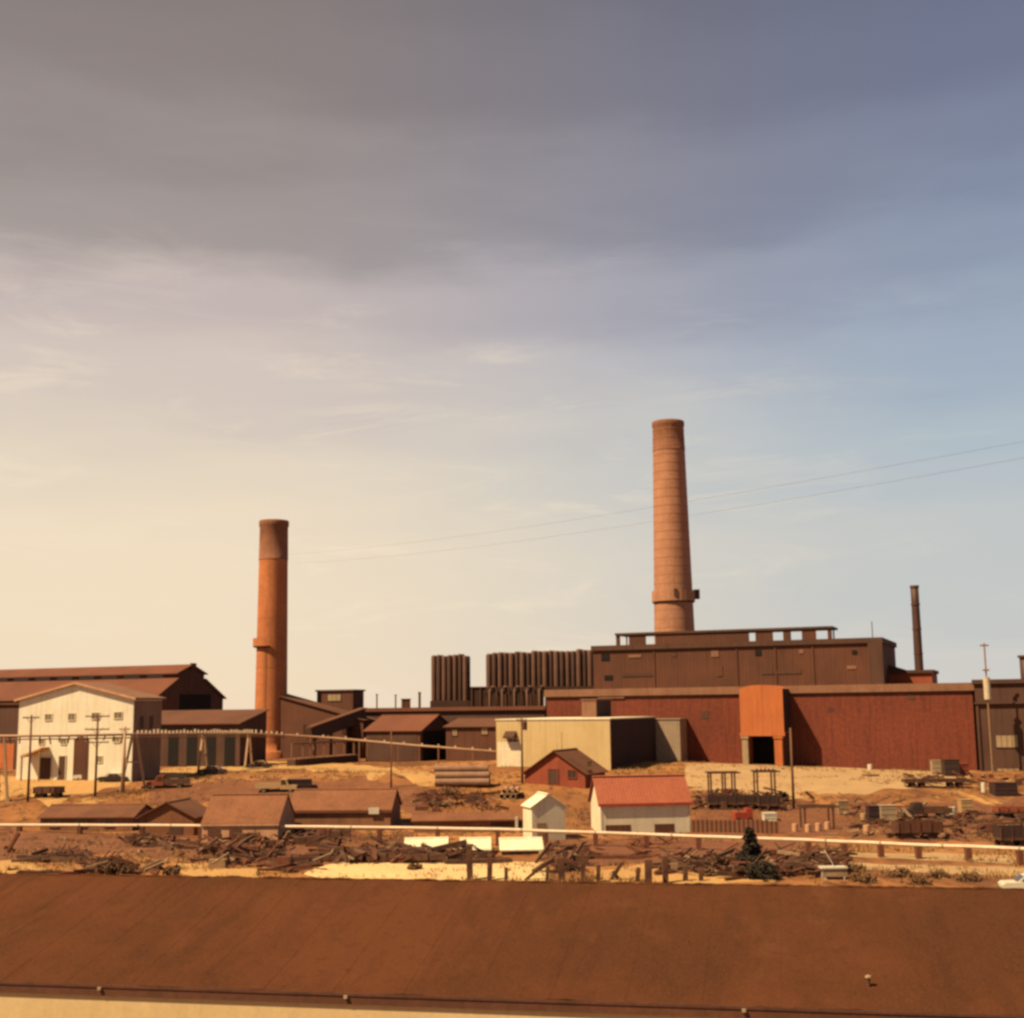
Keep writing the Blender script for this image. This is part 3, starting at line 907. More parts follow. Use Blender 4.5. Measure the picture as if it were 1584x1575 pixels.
# local: front right corner at origin, building runs to the left (negative x) and back (positive y)
xr_, _ = fq(O_ml, A, 240, 1060)
LW, LD = 75.0, 26.0
xo = xr_
ez = fq(O_ml, A, 240, 1078)[1]
rz_ = fq(O_ml, A, 305, 1029, LD * .5)[1]
mz_ = ez + (rz_ - ez) * .56
yb0, yb1 = LD * .30, LD * .70
prof = [(0, -2), (LD, -2), (LD, ez), (yb1, mz_), (yb1, mz_ + 1.3), (LD * .5, rz_), (yb0, mz_ + 1.3), (yb0, mz_), (0, ez)]
MB().prism(prof, 'x', xo - LW, xo).build('wall', M_brown2, ml)
for (ya, za), (yb, zb2), nm in (((-.6, ez - .45), (yb0, mz_), 'roof_slope'), ((yb0 - .6, mz_ + 1.1), (LD * .5, rz_), 'clerestory_roof'), ((LD * .5, rz_), (yb1 + .6, mz_ + 1.1), 'clerestory_roof'), ((yb1, mz_), (LD + .6, ez - .45), 'roof_slope')):
    MB().prism([(ya, za + .02), (yb, zb2 + .02), (yb, zb2 + .25), (ya, za + .25)], 'x', xo - LW - .5, xo + .6).build(nm, M_rust, ml)
for i in range(10):
    x = xo - 6 - i * 6.5
    MB().box(x - 2.2, x + 2.2, yb0 - .08, yb0 + .05, mz_ + .35, mz_ + 1.0).build('clerestory_window', M_glass, ml)
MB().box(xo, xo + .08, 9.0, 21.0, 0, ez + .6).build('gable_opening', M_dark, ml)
MB().box(xo, xo + .10, 1.0, 7.2, ez * .45, ez * .95).build('gable_panel', M_brown, ml)
MB().box(xo + .1, xo + .18, 1.8, 3.2, ez * .62, ez * .78).build('pane', M_paleglass, ml)
MB().box(xo + .1, xo + .18, 4.2, 5.0, ez * .60, ez * .74).build('pane', M_paleglass, ml)
MB().box(xo + .1, xo + .5, LD * .5 - .5, LD * .5 + 1.4, rz_ - .8, rz_ + .5).build('ridge_vent', M_brown2, ml)
# lean-to in front of the mill's end
O_lt = gnd(215, 1196) + Vector((0, 26, 0)); O_lt.z = H(O_lt.x, O_lt.y)
a0 = fq(O_lt, A, 200, 1115)[0]; a1, al = fq(O_lt, A, 372, 1108)
lt = thing('rusty_lean_to', 'low rusty lean-to shed below the dark mill gable', 'shed', O_lt + xdv * a0, A)
wl = a1 - a0
h1, h2 = fq(O_lt, A, 300, 1118)[1], fq(O_lt, A, 300, 1100)[1]
MB().prism([(0, -2), (9, -2), (9, h2), (0, h1 - .2)], 'x', 0, wl).build('wall', M_brown2, lt)
MB().prism([(-.7, h1 - .35), (9.3, h2), (9.3, h2 + .2), (-.7, h1 - .15)], 'x', -.4, wl + .4).build('roof', M_rust2, lt)
for i in range(6): MB().box(wl * (i + .2) / 6, wl * (i + .75) / 6, -.06, .04, .2, h1 - 1.4).build('bay_opening', M_dark, lt)

# mill right of the orange stack
def simple_gable(name, label, cat, pxy, Yq, px_r, py_e, py_r, d, axis, mw, mr, rz=A, z=None, over=.5, ridge_at=.5):
    O = at(pxy[0], pxy[1], Yq)
    O.z = H(O.x, O.y) if z is None else z
    w, he = fq(O, rz, px_r, py_e)
    if axis == 'y':
        hr = fq(O, rz, pxy[0] + (px_r - pxy[0]) * ridge_at, py_r)[1]
    else:
        hr = fq(O, rz, (pxy[0] + px_r) / 2, py_r, d * ridge_at)[1]
    t = thing(name, label, cat, O, rz)
    gable(t, w, d, he, hr, axis, mw, mr, over=over, ridge_at=ridge_at)
    return t, O, w, he, hr
m2, O_m2, w2, he2, hr2 = simple_gable('gabled_mill', 'broad low-gabled rusty mill directly behind the orange chimney', 'mill', (385, 1160), 292.0, 562, 1114, 1074, 6, 'y', M_brown, M_rust2, ridge_at=.2)
for px in (470, 500, 530):
    (x0, z1), (x1, z0) = fq(O_m2, A, px, 1122), fq(O_m2, A, px + 14, 1134)
    window(m2, x0, x1, z0, z1, 0, M_glass, M_brown, bars=2)
# head house box
O_hh = at(490, 1094, 294.0)
w_, h_ = fq(O_hh, A, 546, 1069)
hh = thing('head_house', 'boxy brown head house with one pale window, perched above the rusty mill roof', 'building', O_hh, A)
MB().box(0, w_, 0, 5, -8, h_).build('wall', M_brown, hh)
MB().box(-.3, w_ + .3, -.3, 5.3, h_, h_ + .35).build('roof_edge', M_brown2, hh)
(x0, z1), (x1, z0) = fq(O_hh, A, 507, 1074), fq(O_hh, A, 527, 1084)
window(hh, x0, x1, z0, z1, 0, M_paleglass, M_brown2, bars=2)
# conveyor gallery, dark, sloping
ga0, ga1 = at(478, 1136, 276.0), at(562, 1106, 284.0)
cg = thing('conveyor_gallery', 'dark enclosed conveyor gallery climbing to the flat-roofed store', 'conveyor', Vector((ga0.x, ga0.y, H(ga0.x, ga0.y))))
b0, b1 = Vector((0, 0, ga0.z - cg.location.z)), ga1 - ga0 + Vector((0, 0, ga0.z - cg.location.z))
MB().beam(b0, b1, 2.6, 2.6).build('gallery', M_dark if False else M_duct, cg)
MB().beam(b0 + Vector((0, 0, 1.45)), b1 + Vector((0, 0, 1.45)), 3.0, .25).build('roof', M_rust2, cg)
for f in (.1, .4, .7, .95):
    p = b0.lerp(b1, f)
    MB().box(p.x - .2, p.x + .2, p.y - 1, p.y + 1, 0, p.z - 1.2).build('trestle_leg', M_iron, cg)
# long low flat store
O_fs = at(556, 1140, 292.0); O_fs.z = 4.3
ws, hs_ = fq(O_fs, A, 842, 1098)
fs = thing('flat_store', 'long low flat-roofed brown store below the pipe banks', 'building', O_fs, A)
MB().box(0, ws, 0, 9, -1, hs_).build('wall', M_brown2, fs)
MB().box(-.4, ws + .4, -.6, 9.4, hs_, hs_ + .8).build('coping', M_rust, fs)
for px, py, wd, hg in ((628, 1113, 9, 8), (733, 1118, 11, 9), (758, 1114, 9, 8), (690, 1122, 6, 10)):
    x0, z0 = fq(O_fs, A, px, py + hg); x1, z1 = fq(O_fs, A, px + wd, py)
    window(fs, x0, x1, z0, z1, 0, M_paleglass, M_brown, bars=1)
for px, top_, r_ in ((583, 1073, .16), (612, 1074, .16), (649, 1070, .28)):
    p = at(px, top_, 296.0)
    zz_ = O_fs.z + hs_ + .8
    s_ = thing('vent_stack', {583: 'thin pale vent stack on the flat store, beside the head house', 612: 'thin vent stack in the middle of the flat store roof', 649: 'thick dark vent stack on the flat store, beside the roof hatch'}[px], 'vent stack', Vector((p.x, 296.0, zz_ - .1)))
    MB().tube([(0, 0, 0), (0, 0, p.z - zz_)], r_, 8).build('pipe', M_duct2, s_)
    MB().lathe([(r_, p.z - zz_ - .2), (r_ + .12, p.z - zz_ - .2), (r_ + .12, p.z - zz_), (r_, p.z - zz_)], 8).build('rim', M_iron, s_)
p = at(621, 1088, 295.0); p2 = at(634, 1096, 295.0)
rh = thing('roof_hatch', 'little square roof hatch on the flat store', 'hatch', Vector((p.x, 295.0, O_fs.z + hs_ + .75)))
MB().box(0, p2.x - p.x, 0, 1.8, 0, 1.9).build('box', M_brown, rh)
MB().box(-.15, p2.x - p.x + .15, -.15, 1.95, 1.9, 2.05).build('lid', M_brown2, rh)
# shed with lit slope and dark gable
s3, O3, w3, he3, hr3 = simple_gable('rusty_shed', 'rusty pitched shed with a black gable end under the flat store', 'shed', (566, 1152), 268.0, 650, 1130, 1107, 16, 'x', M_rust2, M_rust)
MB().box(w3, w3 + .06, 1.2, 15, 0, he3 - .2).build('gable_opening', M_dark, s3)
MB().box(w3 * .05, w3 * .45, -.06, .04, .2, he3 - .9).build('bay_door', M_brown2, s3)
MB().box(w3 * .52, w3 * .95, -.06, .04, .2, he3 - .9).build('bay_door', M_brown2, s3)
s3b, O3b, w3b, he3b, hr3b = simple_gable('brown_store', 'brown low-pitched store running on to the cream building', 'shed', (690, 1154), 262.0, 772, 1124, 1112, 14, 'x', M_brown, M_rust2)
for px, py, wd, hg in ((700, 1128, 7, 10), (745, 1126, 9, 10)):
    x0, z0 = fq(O3b, A, px, py + hg); x1, z1 = fq(O3b, A, px + wd, py)
    window(s3b, x0, x1, z0, z1, 0, M_paleglass, M_brown2, bars=1)
# low retaining wall / loading bank right of the orange stack
la, lb = gnd(452, 1186), gnd(548, 1178)
rw = thing('loading_bank', 'low timber-faced loading bank to the right of the orange chimney', 'platform', Vector((la.x, la.y, la.z)))
d_ = lb - la
MB().beam((0, 0, .5), (d_.x, d_.y, .5 + d_.z), 2.4, 1.5).build('bank', M_brown2, rw)
MB().beam((0, 0, 1.35), (d_.x, d_.y, 1.35 + d_.z), 2.8, .22).build('deck', M_fascia, rw)
for i in range(7):
    p = Vector((d_.x, d_.y, d_.z)) * (i / 6)
    MB().box(p.x - .15, p.x + .15, p.y - 1.0, p.y - .7, p.z + 1.3, p.z + 4.2).build('post', M_fascia, rw)
MB().beam((0, -.85, 4.2), (d_.x, d_.y - .85, 4.2 + d_.z), .25, .3).build('rail', M_fascia, rw)

# ------------------------------------------------------------------ white building at left
AW = R(-14)
O_w = at(25, 1198, 214.0); O_w.z = H(O_w.x, O_w.y)
def wq(px, py): return fq(O_w, AW, px, py)
wb_, heW = wq(207, 1081)
hrW = wq(115, 1058)[1]
wh = thing('white_gabled_building', 'three-storey white gabled building with small windows and a tall dark bay', 'building', O_w, AW)
MB().prism([(0, -2), (wb_, -2), (wb_, heW), (wb_ * .5, hrW), (0, heW)], 'y', 0, 9).build('wall', M_white, wh)
for a, e in ((0, -1), (wb_, 1)):
    sl = (hrW - heW) / (wb_ * .5)
    MB().prism([(a + e * .6, heW - sl * .6 + .02), (wb_ * .5, hrW + .02), (wb_ * .5, hrW + .3), (a + e * .6, heW - sl * .6 + .3)], 'y', -.5, 9.5).build('roof_slope', M_fascia, wh)
    MB().prism([(a + e * .62, heW - sl * .62 - .05), (wb_ * .5, hrW - .05), (wb_ * .5, hrW + .32), (a + e * .62, heW - sl * .62 + .32)], 'y', -.58, -.51).build('barge_board', M_pinkwall, wh)
for px, py, wd, hg in ((70, 1105, 10, 9), (106, 1104, 10, 10), (142, 1103, 12, 9), (177, 1102, 12, 9), (94, 1144, 9, 7), (150, 1170, 8, 9), (176, 1140, 9, 8), (60, 1143, 9, 8)):
    x0, z0 = wq(px, py + hg); x1, z1 = wq(px + wd, py)
    window(wh, x0, x1, z0, z1, 0, M_midglass, M_cream2, w=.12)
(x0, z1), (x1, _) = wq(115, 1141), wq(138, 1141)
bayh = [(x0, -.2), (x1, -.2), (x1, z1 - .2), ((x0 + x1) / 2, z1 + .2), (x0, z1 - .2)]
MB().prism(bayh, 'y', -.06, .05).build('bay_door', M_brown, wh)
x0, z1 = wq(92, 1170); x1, _ = wq(102, 1170)
opening(wh, 'door', x0, x1, -.2, z1, m=M_brown2, frame=M_whitep)
x0, z1 = wq(63, 1172); x1, _ = wq(80, 1172)
opening(wh, 'door', x0, x1, -.2, z1, m=M_brown2, frame=M_whitep)
pxa, pza = wq(44, 1168); pxb, pzb = wq(66, 1160)
MB().prism([(pxa, pza - .3), (pxb + 1.2, pzb + .2), (pxb + 1.2, pzb + .45), (pxa, pza)], 'y', -2.2, -.02).build('porch_roof', M_pinkwall, wh)
MB().box(pxa + .1, pxa + .3, -2.1, -1.9, -.3, pza - .2).build('porch_post', M_woodpale, wh)
MB().box(pxb + .7, pxb + .9, -2.1, -1.9, -.3, pzb).build('porch_post', M_woodpale, wh)
# right flank: its shade painted on as a grey-brown sheet
MB().box(wb_ + .003, wb_ + .06, .25, 8.9, -.5, heW - .35).build('flank_shade_grey', M_greyflankshade, wh)
for y in (2, 5): MB().box(wb_ + .06, wb_ + .12, y, y + 1.1, heW * .62, heW * .78).build('flank_window', M_glass, wh)
# building beyond it at the frame edge
O_e = at(-30, 1190, 250.0); O_e.z = 4.4
we, he_ = fq(O_e, A, 30, 1090)
eb = thing('dark_plank_store', 'dark plank-walled store glimpsed behind the white gabled building', 'building', O_e, A)
MB().box(0, we, 0, 8, -1, he_).build('wall', M_brown2, eb)
MB().box(-.3, we + .3, -.4, 8.4, he_, he_ + .3).build('roof_edge', M_rust2, eb)
(x0, z1), (x1, _) = fq(O_e, A, -5, 1150), fq(O_e, A, 22, 1150)
MB().box(x0, x1, -.05, .05, 0, z1).build('orange_door', M_orange, eb)

# ------------------------------------------------------------------ pipe trestle across the left
pts = [at(-40, 1139, 190.0), at(100, 1138, 194.0), at(210, 1136, 200.0), at(320, 1135, 224.0), at(392, 1135, 246.0), at(440, 1137, 252.0), at(520, 1142, 252.0), at(640, 1153, 249.0), at(772, 1163, 236.0)]
tb = pts[2].copy(); tb.z = H(tb.x, tb.y)
tr = thing('pipe_trestle', 'overhead pale pipe run on splayed A-frame trestles, pegged along its top', 'pipe trestle', tb)
lp = [p - tb for p in pts]
MB().tube(lp, .19, 10).build('pipe', M_pipe, tr, smooth=True)
MB().tube([p + Vector((0, .5, -.5)) for p in lp[:6]], .10, 8).build('pipe', M_fascia, tr, smooth=True)
cum = 0.0
for i in range(len(lp) - 1):
    seg = lp[i + 1] - lp[i]
    n = int(seg.length / (1.25 if i < 5 else 3.6))
    for j in range(n):
        p = lp[i] + seg * ((j + .5) / n)
        if i < 2:
            MB().beam(p + Vector((0, 0, -.2)), p + Vector((random.uniform(-.2, .2), 0, -.7 - random.random() * .7)), .16, .16).build('hanger', M_wood, tr)
        else:
            hgt_ = random.uniform(.3, .6) if i < 5 else .3
            MB().beam(p + Vector((0, 0, .1)), p + Vector((0, 0, .2 + hgt_)), .3, .3).build('peg', M_palepipe, tr)
def aframe(i, f, spread):
    p = lp[i].lerp(lp[i + 1], f)
    dirv = (lp[i + 1] - lp[i]).normalized()
    for s in (-1, 1):
        foot = p + dirv * spread * s
        w_p = foot + tb
        foot.z = H(w_p.x, w_p.y) - tb.z - .2
        o = MB().beam(p + Vector((0, 0, -.1)) + dirv * .3 * s, foot, .32, .32).build('trestle_leg', M_pipe, tr)
        MB().box(foot.x - .45, foot.x + .45, foot.y - .45, foot.y + .45, foot.z - .3, foot.z + .5).build('footing', M_conc, o)
    a, b_ = p + dirv * spread * .55, p - dirv * spread * .55
    zz = (p.z + foot.z) / 2
    MB().beam((a.x, a.y, zz), (b_.x, b_.y, zz), .2, .2).build('trestle_brace', M_pipe, tr)
for i, f, s in ((0, .3, 1.2), (1, .98, 1.9), (2, .95, 1.9), (3, .9, 1.9)): aframe(i, f, s)
for i, f in ((5, .5), (6, .3), (6, .8), (7, .3), (7, .7)):
    p = lp[i].lerp(lp[i + 1], f)
    wp = p + tb
    MB().box(p.x - .12, p.x + .12, p.y - .12, p.y + .12, H(wp.x, wp.y) - tb.z - .3, p.z).build('post', M_fascia, tr)

# ------------------------------------------------------------------ yard sheds
def yard_gable(name, label, pl, pr, Yq, py_base, py_e, py_r, d, axis, mw, mr, rz, over=.35, cat='shed', ridge_at=.5, apex=None):
    O = at(pl, py_base, Yq)
    gz = H(O.x, O.y)
    O.z = gz
    w, he = fq(O, rz, pr, py_e)
    hr = fq(O, rz, apex if apex else (pl + pr) / 2, py_r, 0 if axis == 'y' else d * ridge_at)[1]
    t = thing(name, label, cat, O, rz)
    gable(t, w, d, he, hr, axis, mw, mr, over=over, ridge_at=ridge_at)
    return t, O, w, he, hr
# red gabled shed below the cream building
t, O, w, he, hr = yard_gable('red_gabled_shed', 'red board shed with brown gable roof, in front of the cream building', 812, 905, 200.0, 1218, 1196, 1162, 9.5, 'y', M_redshed, M_shedroof2, A, over=.5)
window(t, w * .72, w * .86, .9, 2.0, 0, M_glass, M_redshed)
opening(t, 'door', w * .40, w * .55, 0, 2.1, m=M_brown2, frame=M_redshed)
for z in (1.2, 2.4): MB().box(w + .01, w + .06, 1, 3, z, z + .8).build('side_window', M_glass, t)
# red-roofed white house
RW = R(7)
t, O, w, he, hr = yard_gable('red_roofed_house', 'cream board house with a bright red roof, the largest in the yard', 930, 1066, 158.0, 1288, 1240, 1201, 6.5, 'x', M_cream2, M_redroof, RW, over=.35, cat='house')
MB().box(-.36, w + .36, -.42, -.36, he - .35, he - .05).build('fascia', M_redp, t)
for a, b_ in ((.05, .33), (.60, .82)): MB().box(w * a, w * b_, -.05, .04, .1, 1.1).build('low_door', M_brown, t)
MB().box(w - .18, w + .03, -.05, .2, 0, he - .3).build('corner_board', M_whitep, t)
MB().box(-.03, .18, -.05, .2, 0, he - .3).build('corner_board', M_whitep, t)
# little white hut
t, O, w, he, hr = yard_gable('white_hut', 'tiny white gabled hut between the red shed and the red-roofed house', 823, 874, 152.0, 1284, 1247, 1230, 3.6, 'y', M_cream2, M_cream2, R(16), over=.2)
MB().box(w * .15, w * .42, -.05, .04, 0, 1.9).build('door', M_woodpale, t)
# left: sheds
t, O, w, he, hr = yard_gable('wide_brown_shed', 'wide brown felt-roofed shed beside the pale pipeline, farthest from the pipe stack', 62, 205, 168.0, 1279, 1264, 1246, 8, 'x', M_shedwall, M_shedroof2, R(-4))
for a in (.1, .4, .7): window(t, w * a, w * a + 1.2, .5, 1.1, 0, M_glass, M_woodpale)
t, O, w, he, hr = yard_gable('brown_gable_shed', 'brown gable-fronted shed between the wide brown shed and the pink-walled shed', 216, 300, 163.0, 1281, 1264, 1242, 7, 'y', M_shedroof, M_shedroof2, R(-6), over=.4)
MB().box(w * .55, w * .8, -.05, .04, -.2, 1.1).build('door', M_brown2, t)
t, O, w, he, hr = yard_gable('pink_walled_shed', 'long shed with tan felt roof over a pale pinkish board wall', 312, 430, 156.0, 1300, 1274, 1230, 9, 'x', M_pinkwall, M_shedroof, R(-3), over=.14)
MB().box(-.14, w + .14, -.20, -.15, he - .22, he - .02).build('fascia', M_pinkwall, t)
for a in (.08, .36): MB().box(w * a, w * a + 1.5, -.05, .04, .2, 1.4).build('shutter', M_brown, t)
t, O, w, he, hr = yard_gable('long_brown_shed', 'long low shed with a plain brown roof and a small white notice by its end', 446, 604, 165.0, 1282, 1253, 1222, 9, 'x', M_shedwall, M_shedroof, R(-3), over=.2)
MB().box(-.2, w + .2, -.27, -.21, he - .3, he - .03).build('fascia', M_wood2, t)
(x0, z1), (x1, z0) = fq(O, R(-3), 571, 1249), fq(O, R(-3), 587, 1259)
MB().box(x0, x1, -.36, -.28, z0, z1).build('notice_board', M_whitep, t)
t, O, w, he, hr = yard_gable('low_tan_shed', 'very low tan-roofed shed behind the pipeline, next to the white hut', 640, 820, 162.0, 1283, 1268, 1259, 6, 'x', M_shedwall, M_shedroof, R(2), over=.3)
MB().box(w * .66, w * 1.0, -.05, .04, -.1, he - .25).build('dark_bay', M_brown2, t)
MB().box(w * .87, w * .88 + .2, -.30, -.10, -.1, he + .4).build('white_post', M_whitep, t)
# low shed with cream roof among the timber
for pl_, pr_, lb_ in ((627, 690, 'very low cream-roofed hut behind the timber heaps, longest of three'), (714, 757, 'very low cream-roofed hut between its two longer neighbours'), (776, 838, 'very low cream-roofed hut with a white corner post, beside the upright posts')):
    t, O, w, he, hr = yard_gable('cream_roofed_hut', lb_, pl_, pr_, 137.0, 1327, 1315, 1298, 4.0, 'x', M_shedwall, M_cream2, R(2), over=.2, ridge_at=.75)
    if pl_ == 776: MB().box(w - .3, w + .22, -.32, -.21, -.2, he + .1).build('corner_post', M_whitep, t)
    MB().box(w * .2, w * .5, -.05, .04, -.1, he - .2).build('hatch_door', M_brown2, t)

# ------------------------------------------------------------------ pipeline along the yard
pp = [at(-60, 1276, 170.0), at(220, 1277, 162.0), at(500, 1279, 155.0), at(770, 1283, 148.0), at(1000, 1291, 142.0), at(1250, 1300, 134.0), at(1420, 1307, 129.0), at(1660, 1316, 122.0)]
pb = Vector((pp[3].x, pp[3].y, H(pp[3].x, pp[3].y)))
pl = thing('pipeline', 'long pale pipeline running low across the whole yard on saddles', 'pipeline', pb)
lpp = []
for i in range(len(pp) - 1):
    for j in range(6): lpp.append(pp[i].lerp(pp[i + 1], j / 6))
lpp.append(pp[-1])
MB().tube([p - pb + Vector((0, 0, random.uniform(-.02, .02))) for p in lpp], .18, 10).build('pipe', M_palepipe, pl, smooth=True)
for i, p in enumerate(lpp[::2]):
    z = H(p.x, p.y)
    q_ = p - pb
    MB().box(q_.x - .25, q_.x + .25, q_.y - .35, q_.y + .35, z - pb.z - .4, q_.z - .10).build('saddle', M_wood2, pl)
for i, p in enumerate(lpp[1::3]):
    q_ = p - pb
    d_ = (lpp[min(len(lpp) - 1, i * 3 + 2)] - lpp[i * 3]).normalized()
    MB().tube([q_ - d_ * .08, q_ + d_ * .08], .23, 10).build('flange', M_conc, pl)

# ------------------------------------------------------------------ poles
def pole(px, py_b, py_t, label, arms=1, r=.16, armw=2.4, m=None, drum=False, lamp=False, dx=0.0):
    b = gnd(px, py_b)
    d = ray(px + dx, py_t)
    tz = (Vector((0, 0, CAMZ)) + d * (b.y / d.y)).z - b.z
    t = thing('utility_pole', label, 'utility pole', b)
    m = m or M_pole
    MB().tube([(0, 0, -.6), (0, 0, tz)], [r, r * .65], 10).build('post', m, t, smooth=True)
    for a in range(arms):
        z = tz - .5 - a * 1.9
        ar = MB().box(-armw / 2, armw / 2, -.22, -.08, z, z + .18).build('crossarm', m, t)
        for s in (-.9, -.45, .45, .9):
            MB().lathe([(.03, z + .18), (.07, z + .24), (.07, z + .34), (0, z + .40)], 8, s * armw / 2, -.15).build('insulator', M_whitep, ar)
        MB().beam((-.6, -.15, z), (0, -.15, z - .7), .06, .06).beam((.6, -.15, z), (0, -.15, z - .7), .06, .06).build('arm_brace', M_iron, t)
    if drum:
        MB().lathe([(0, tz - 1.9), (.38, tz - 1.9), (.40, tz - .7), (.3, tz - .6), (0, tz - .6)], 12, .45, -.2).build('transformer', M_iron, t)
    if lamp:
        MB().tube([(0, 0, tz - .3), (-1.0, 0, tz + .1)], .06, 6).build('lamp_arm', m, t)
        MB().lathe([(0, tz + .1), (.35, tz - .15), (.1, tz - .2), (0, tz - .2)], 10, -1.1, 0).build('lamp_shade', M_iron, t)
    return t
pole(43, 1240, 1106, 'wooden pole with one crossarm at the near corner of the white building', 1, .2)
pole(147, 1232, 1104, 'wooden pole with three crossarms in front of the white building', 3, .2, 3.6)
pole(190, 1226, 1124, 'stout pale pole at the right corner of the white building', 1, .3, 1.6, M_pipe)
pole(605, 1220, 1130, 'plain slender pole on the golden dirt path', 0, .14)
pole(808, 1212, 1110, 'pole with a transformer beside the cream building', 1, .2, 1.6, drum=True)
pole(1228, 1252, 1126, 'tall leaning pole right of the orange hood', 0, .2, dx=-8)
pole(1298, 1186, 1095, 'lamp pole standing against the red wall', 0, .2, m=M_redshed, lamp=True)
pole(870, 1200, 1132, 'thin mast showing above the red gabled shed roof', 0, .07)

# ------------------------------------------------------------------ equipment racks and yard goods
def rack(pxs, py_t, py_b, label, cross=True):
    b = gnd(pxs[0], py_b)
    t = thing('pipe_rack', label, 'rack', b)
    xs_ = [at(p, py_b, b.y).x - b.x for p in pxs]
    zt_ = at(pxs[0], py_t, b.y).z - b.z
    for x in xs_:
        MB().box(x - .11, x + .11, -.11, .11, -.5, zt_).build('post', M_wood, t)
        MB().box(x - .11, x + .11, 2.3, 2.52, -.5, zt_).build('post', M_wood, t)
    MB().box(xs_[0] - .4, xs_[-1] + .8, -.16, .14, zt_, zt_ + .22).build('beam', M_wood, t)
    MB().box(xs_[0] - .4, xs_[-1] + .8, 2.28, 2.55, zt_, zt_ + .22).build('beam', M_wood, t)
    return t, b, xs_, zt_
t, b, xs_, zt_ = rack([1101, 1123, 1138], 1197, 1247, 'three-post timber rack between the red-roofed house and the leaning pole')
t, b, xs_, zt_ = rack([1173, 1200], 1195, 1247, 'two-post timber rack with insulators, beside the leaning pole')
for i in range(5): MB().lathe([(.10, zt_ + .2), (.16, zt_ + .35), (.1, zt_ + .5), (0, zt_ + .55)], 8, i * .55, 0).build('insulator', M_iron, t)
t, b, xs_, zt_ = rack([1246, 1290], 1250, 1284, 'wide low timber gantry right of the white drum box')

def crate(px0, px1, py_t, py_b, label, m, name='crate', cat='crate', depth=None, slats=True, group=None):
    b = gnd(px0, py_b)
    w = at(px1, py_b, b.y).x - b.x
    h = max(.3, at(px0, py_t, b.y).z - b.z)
    d = depth or min(w, 2.5)
    t = thing(name, label, cat, b, R(random.uniform(-6, 6)), group)
    MB().box(0, w, 0, d, -.3, h).build('body', m, t)
    if slats:
        n = 3
        for i in range(n):
            z = h * (i + .5) / n
            MB().box(-.03, w + .03, -.04, -.003, z - .06, z + .06).build('batten', m, t)
        MB().box(-.06, w + .06, -.06, d + .06, h, h + .07).build('lid', m, t)
    return t
def drum(px, py_b, label, m, r=.35, h=.95, group=None):
    b = gnd(px, py_b)
    t = thing('oil_drum', label, 'drum', b, 0, group)
    MB().lathe([(0, -.1), (r, -.1), (r, h), (r - .03, h + .02), (r - .04, h - .02), (0, h - .02)], 16).build('shell', m, t, smooth=False)
    for z in (h * .33, h * .67): MB().lathe([(r, z - .03), (r + .025, z), (r, z + .03)], 16).build('hoop', m, t)
    return t
crate(1345, 1362, 1248, 1276, 'upright dark crate beside the greyish crate', M_darkp)
crate(1364, 1388, 1247, 1272, 'greyish crate between two dark machines', M_conc)
crate(1488, 1506, 1238, 1258, 'pale square crate near the brown works', M_tan)
crate(1443, 1458, 1177, 1198, 'pale crate against the red wall end', M_conc)
crate(1462, 1485, 1176, 1202, 'dark tank box against the red wall end', M_darkp, name='tank_box', cat='tank')
crate(447, 481, 1207, 1224, 'dark closed box on the slope below the orange chimney', M_darkp, depth=2.2)
crate(1183, 1202, 1259, 1272, 'small white box behind the pipeline, beside the red machine', M_whitep)
crate(1298, 1314, 1240, 1262, 'pale leaning board crate by the timber gantry', M_woodpale)
crate(1486, 1500, 1182, 1200, 'reddish box against the end of the red wall', M_redshed)
crate(1540, 1575, 1188 + 24, 1232, 'dark low bin before the brown works', M_darkp)
for px, pyb in ((1230, 1287), (1250, 1288), (1266, 1286), (1280, 1284)):
    drum(px, pyb, 'pinkish oil drum standing in a row below the timber gantry', M_pinkwall, group='drums below the gantry')
drum(1473, 1262, 'white oil drum beside the pale square crate', M_whitep, .5, 1.1)
drum(1336, 1272, 'pale tan drum beside the upright dark crate', M_tan, .4, 1.1)
drum(1341, 1290, 'orange-pink drum by the flat wagon', M_pinkwall, .4, 1.0)
drum(1346, 1191, 'small white drum at the foot of the red wall', M_whitep, .4, .9)
drum(1522, 1226, 'white marker drum before the brown works', M_whitep, .35, 1.4)

def wagon(px0, px1, py_t, py_b, label, m, sides=True, load=None):
    b = gnd(px0, py_b)
    w = at(px1, py_b, b.y).x - b.x
    h = max(1.0, at(px0, py_t, b.y).z - b.z)
    t = thing('flat_wagon', label, 'wagon', b, R(random.uniform(-4, 4)))
    MB().box(0, w, 0, 2.2, .75, 1.0).build('deck', M_wood, t)
    if sides:
        MB().box(.05, w - .05, .02, .10, 1.0, h).build('side_board', m, t)
        MB().box(.05, w - .05, 2.1, 2.18, 1.0, h).build('side_board', m, t)
        MB().box(.05, .13, .10, 2.1, 1.0, h).build('end_board', m, t)
        MB().box(w - .13, w - .05, .10, 2.1, 1.0, h).build('end_board', m, t)
        for i in range(int(w / 1.2) + 1):
            x = min(w - .1, .05 + i * 1.2)
            MB().box(x, x + .1, -.06, .01, .8, h).build('stake', M_iron, t)
    for x in (w * .14, w * .28, w * .72, w * .86):
        for y in (.25, 1.9):
            wl_ = MB().tube([(x, y - .07, .38), (x, y + .07, .38)], .40, 14).build('wheel', M_iron, t)
    return t
wagon(1390, 1462, 1272, 1300, 'brown board-sided wagon behind the pipeline', M_brown)
wagon(1549, 1600, 1280, 1312, 'dark wagon close behind the pipeline beside the brown works yard', M_darkp)
wagon(1400, 1500, 1206, 1219, 'long low dark wagon on the track before the red wall', M_brown2)
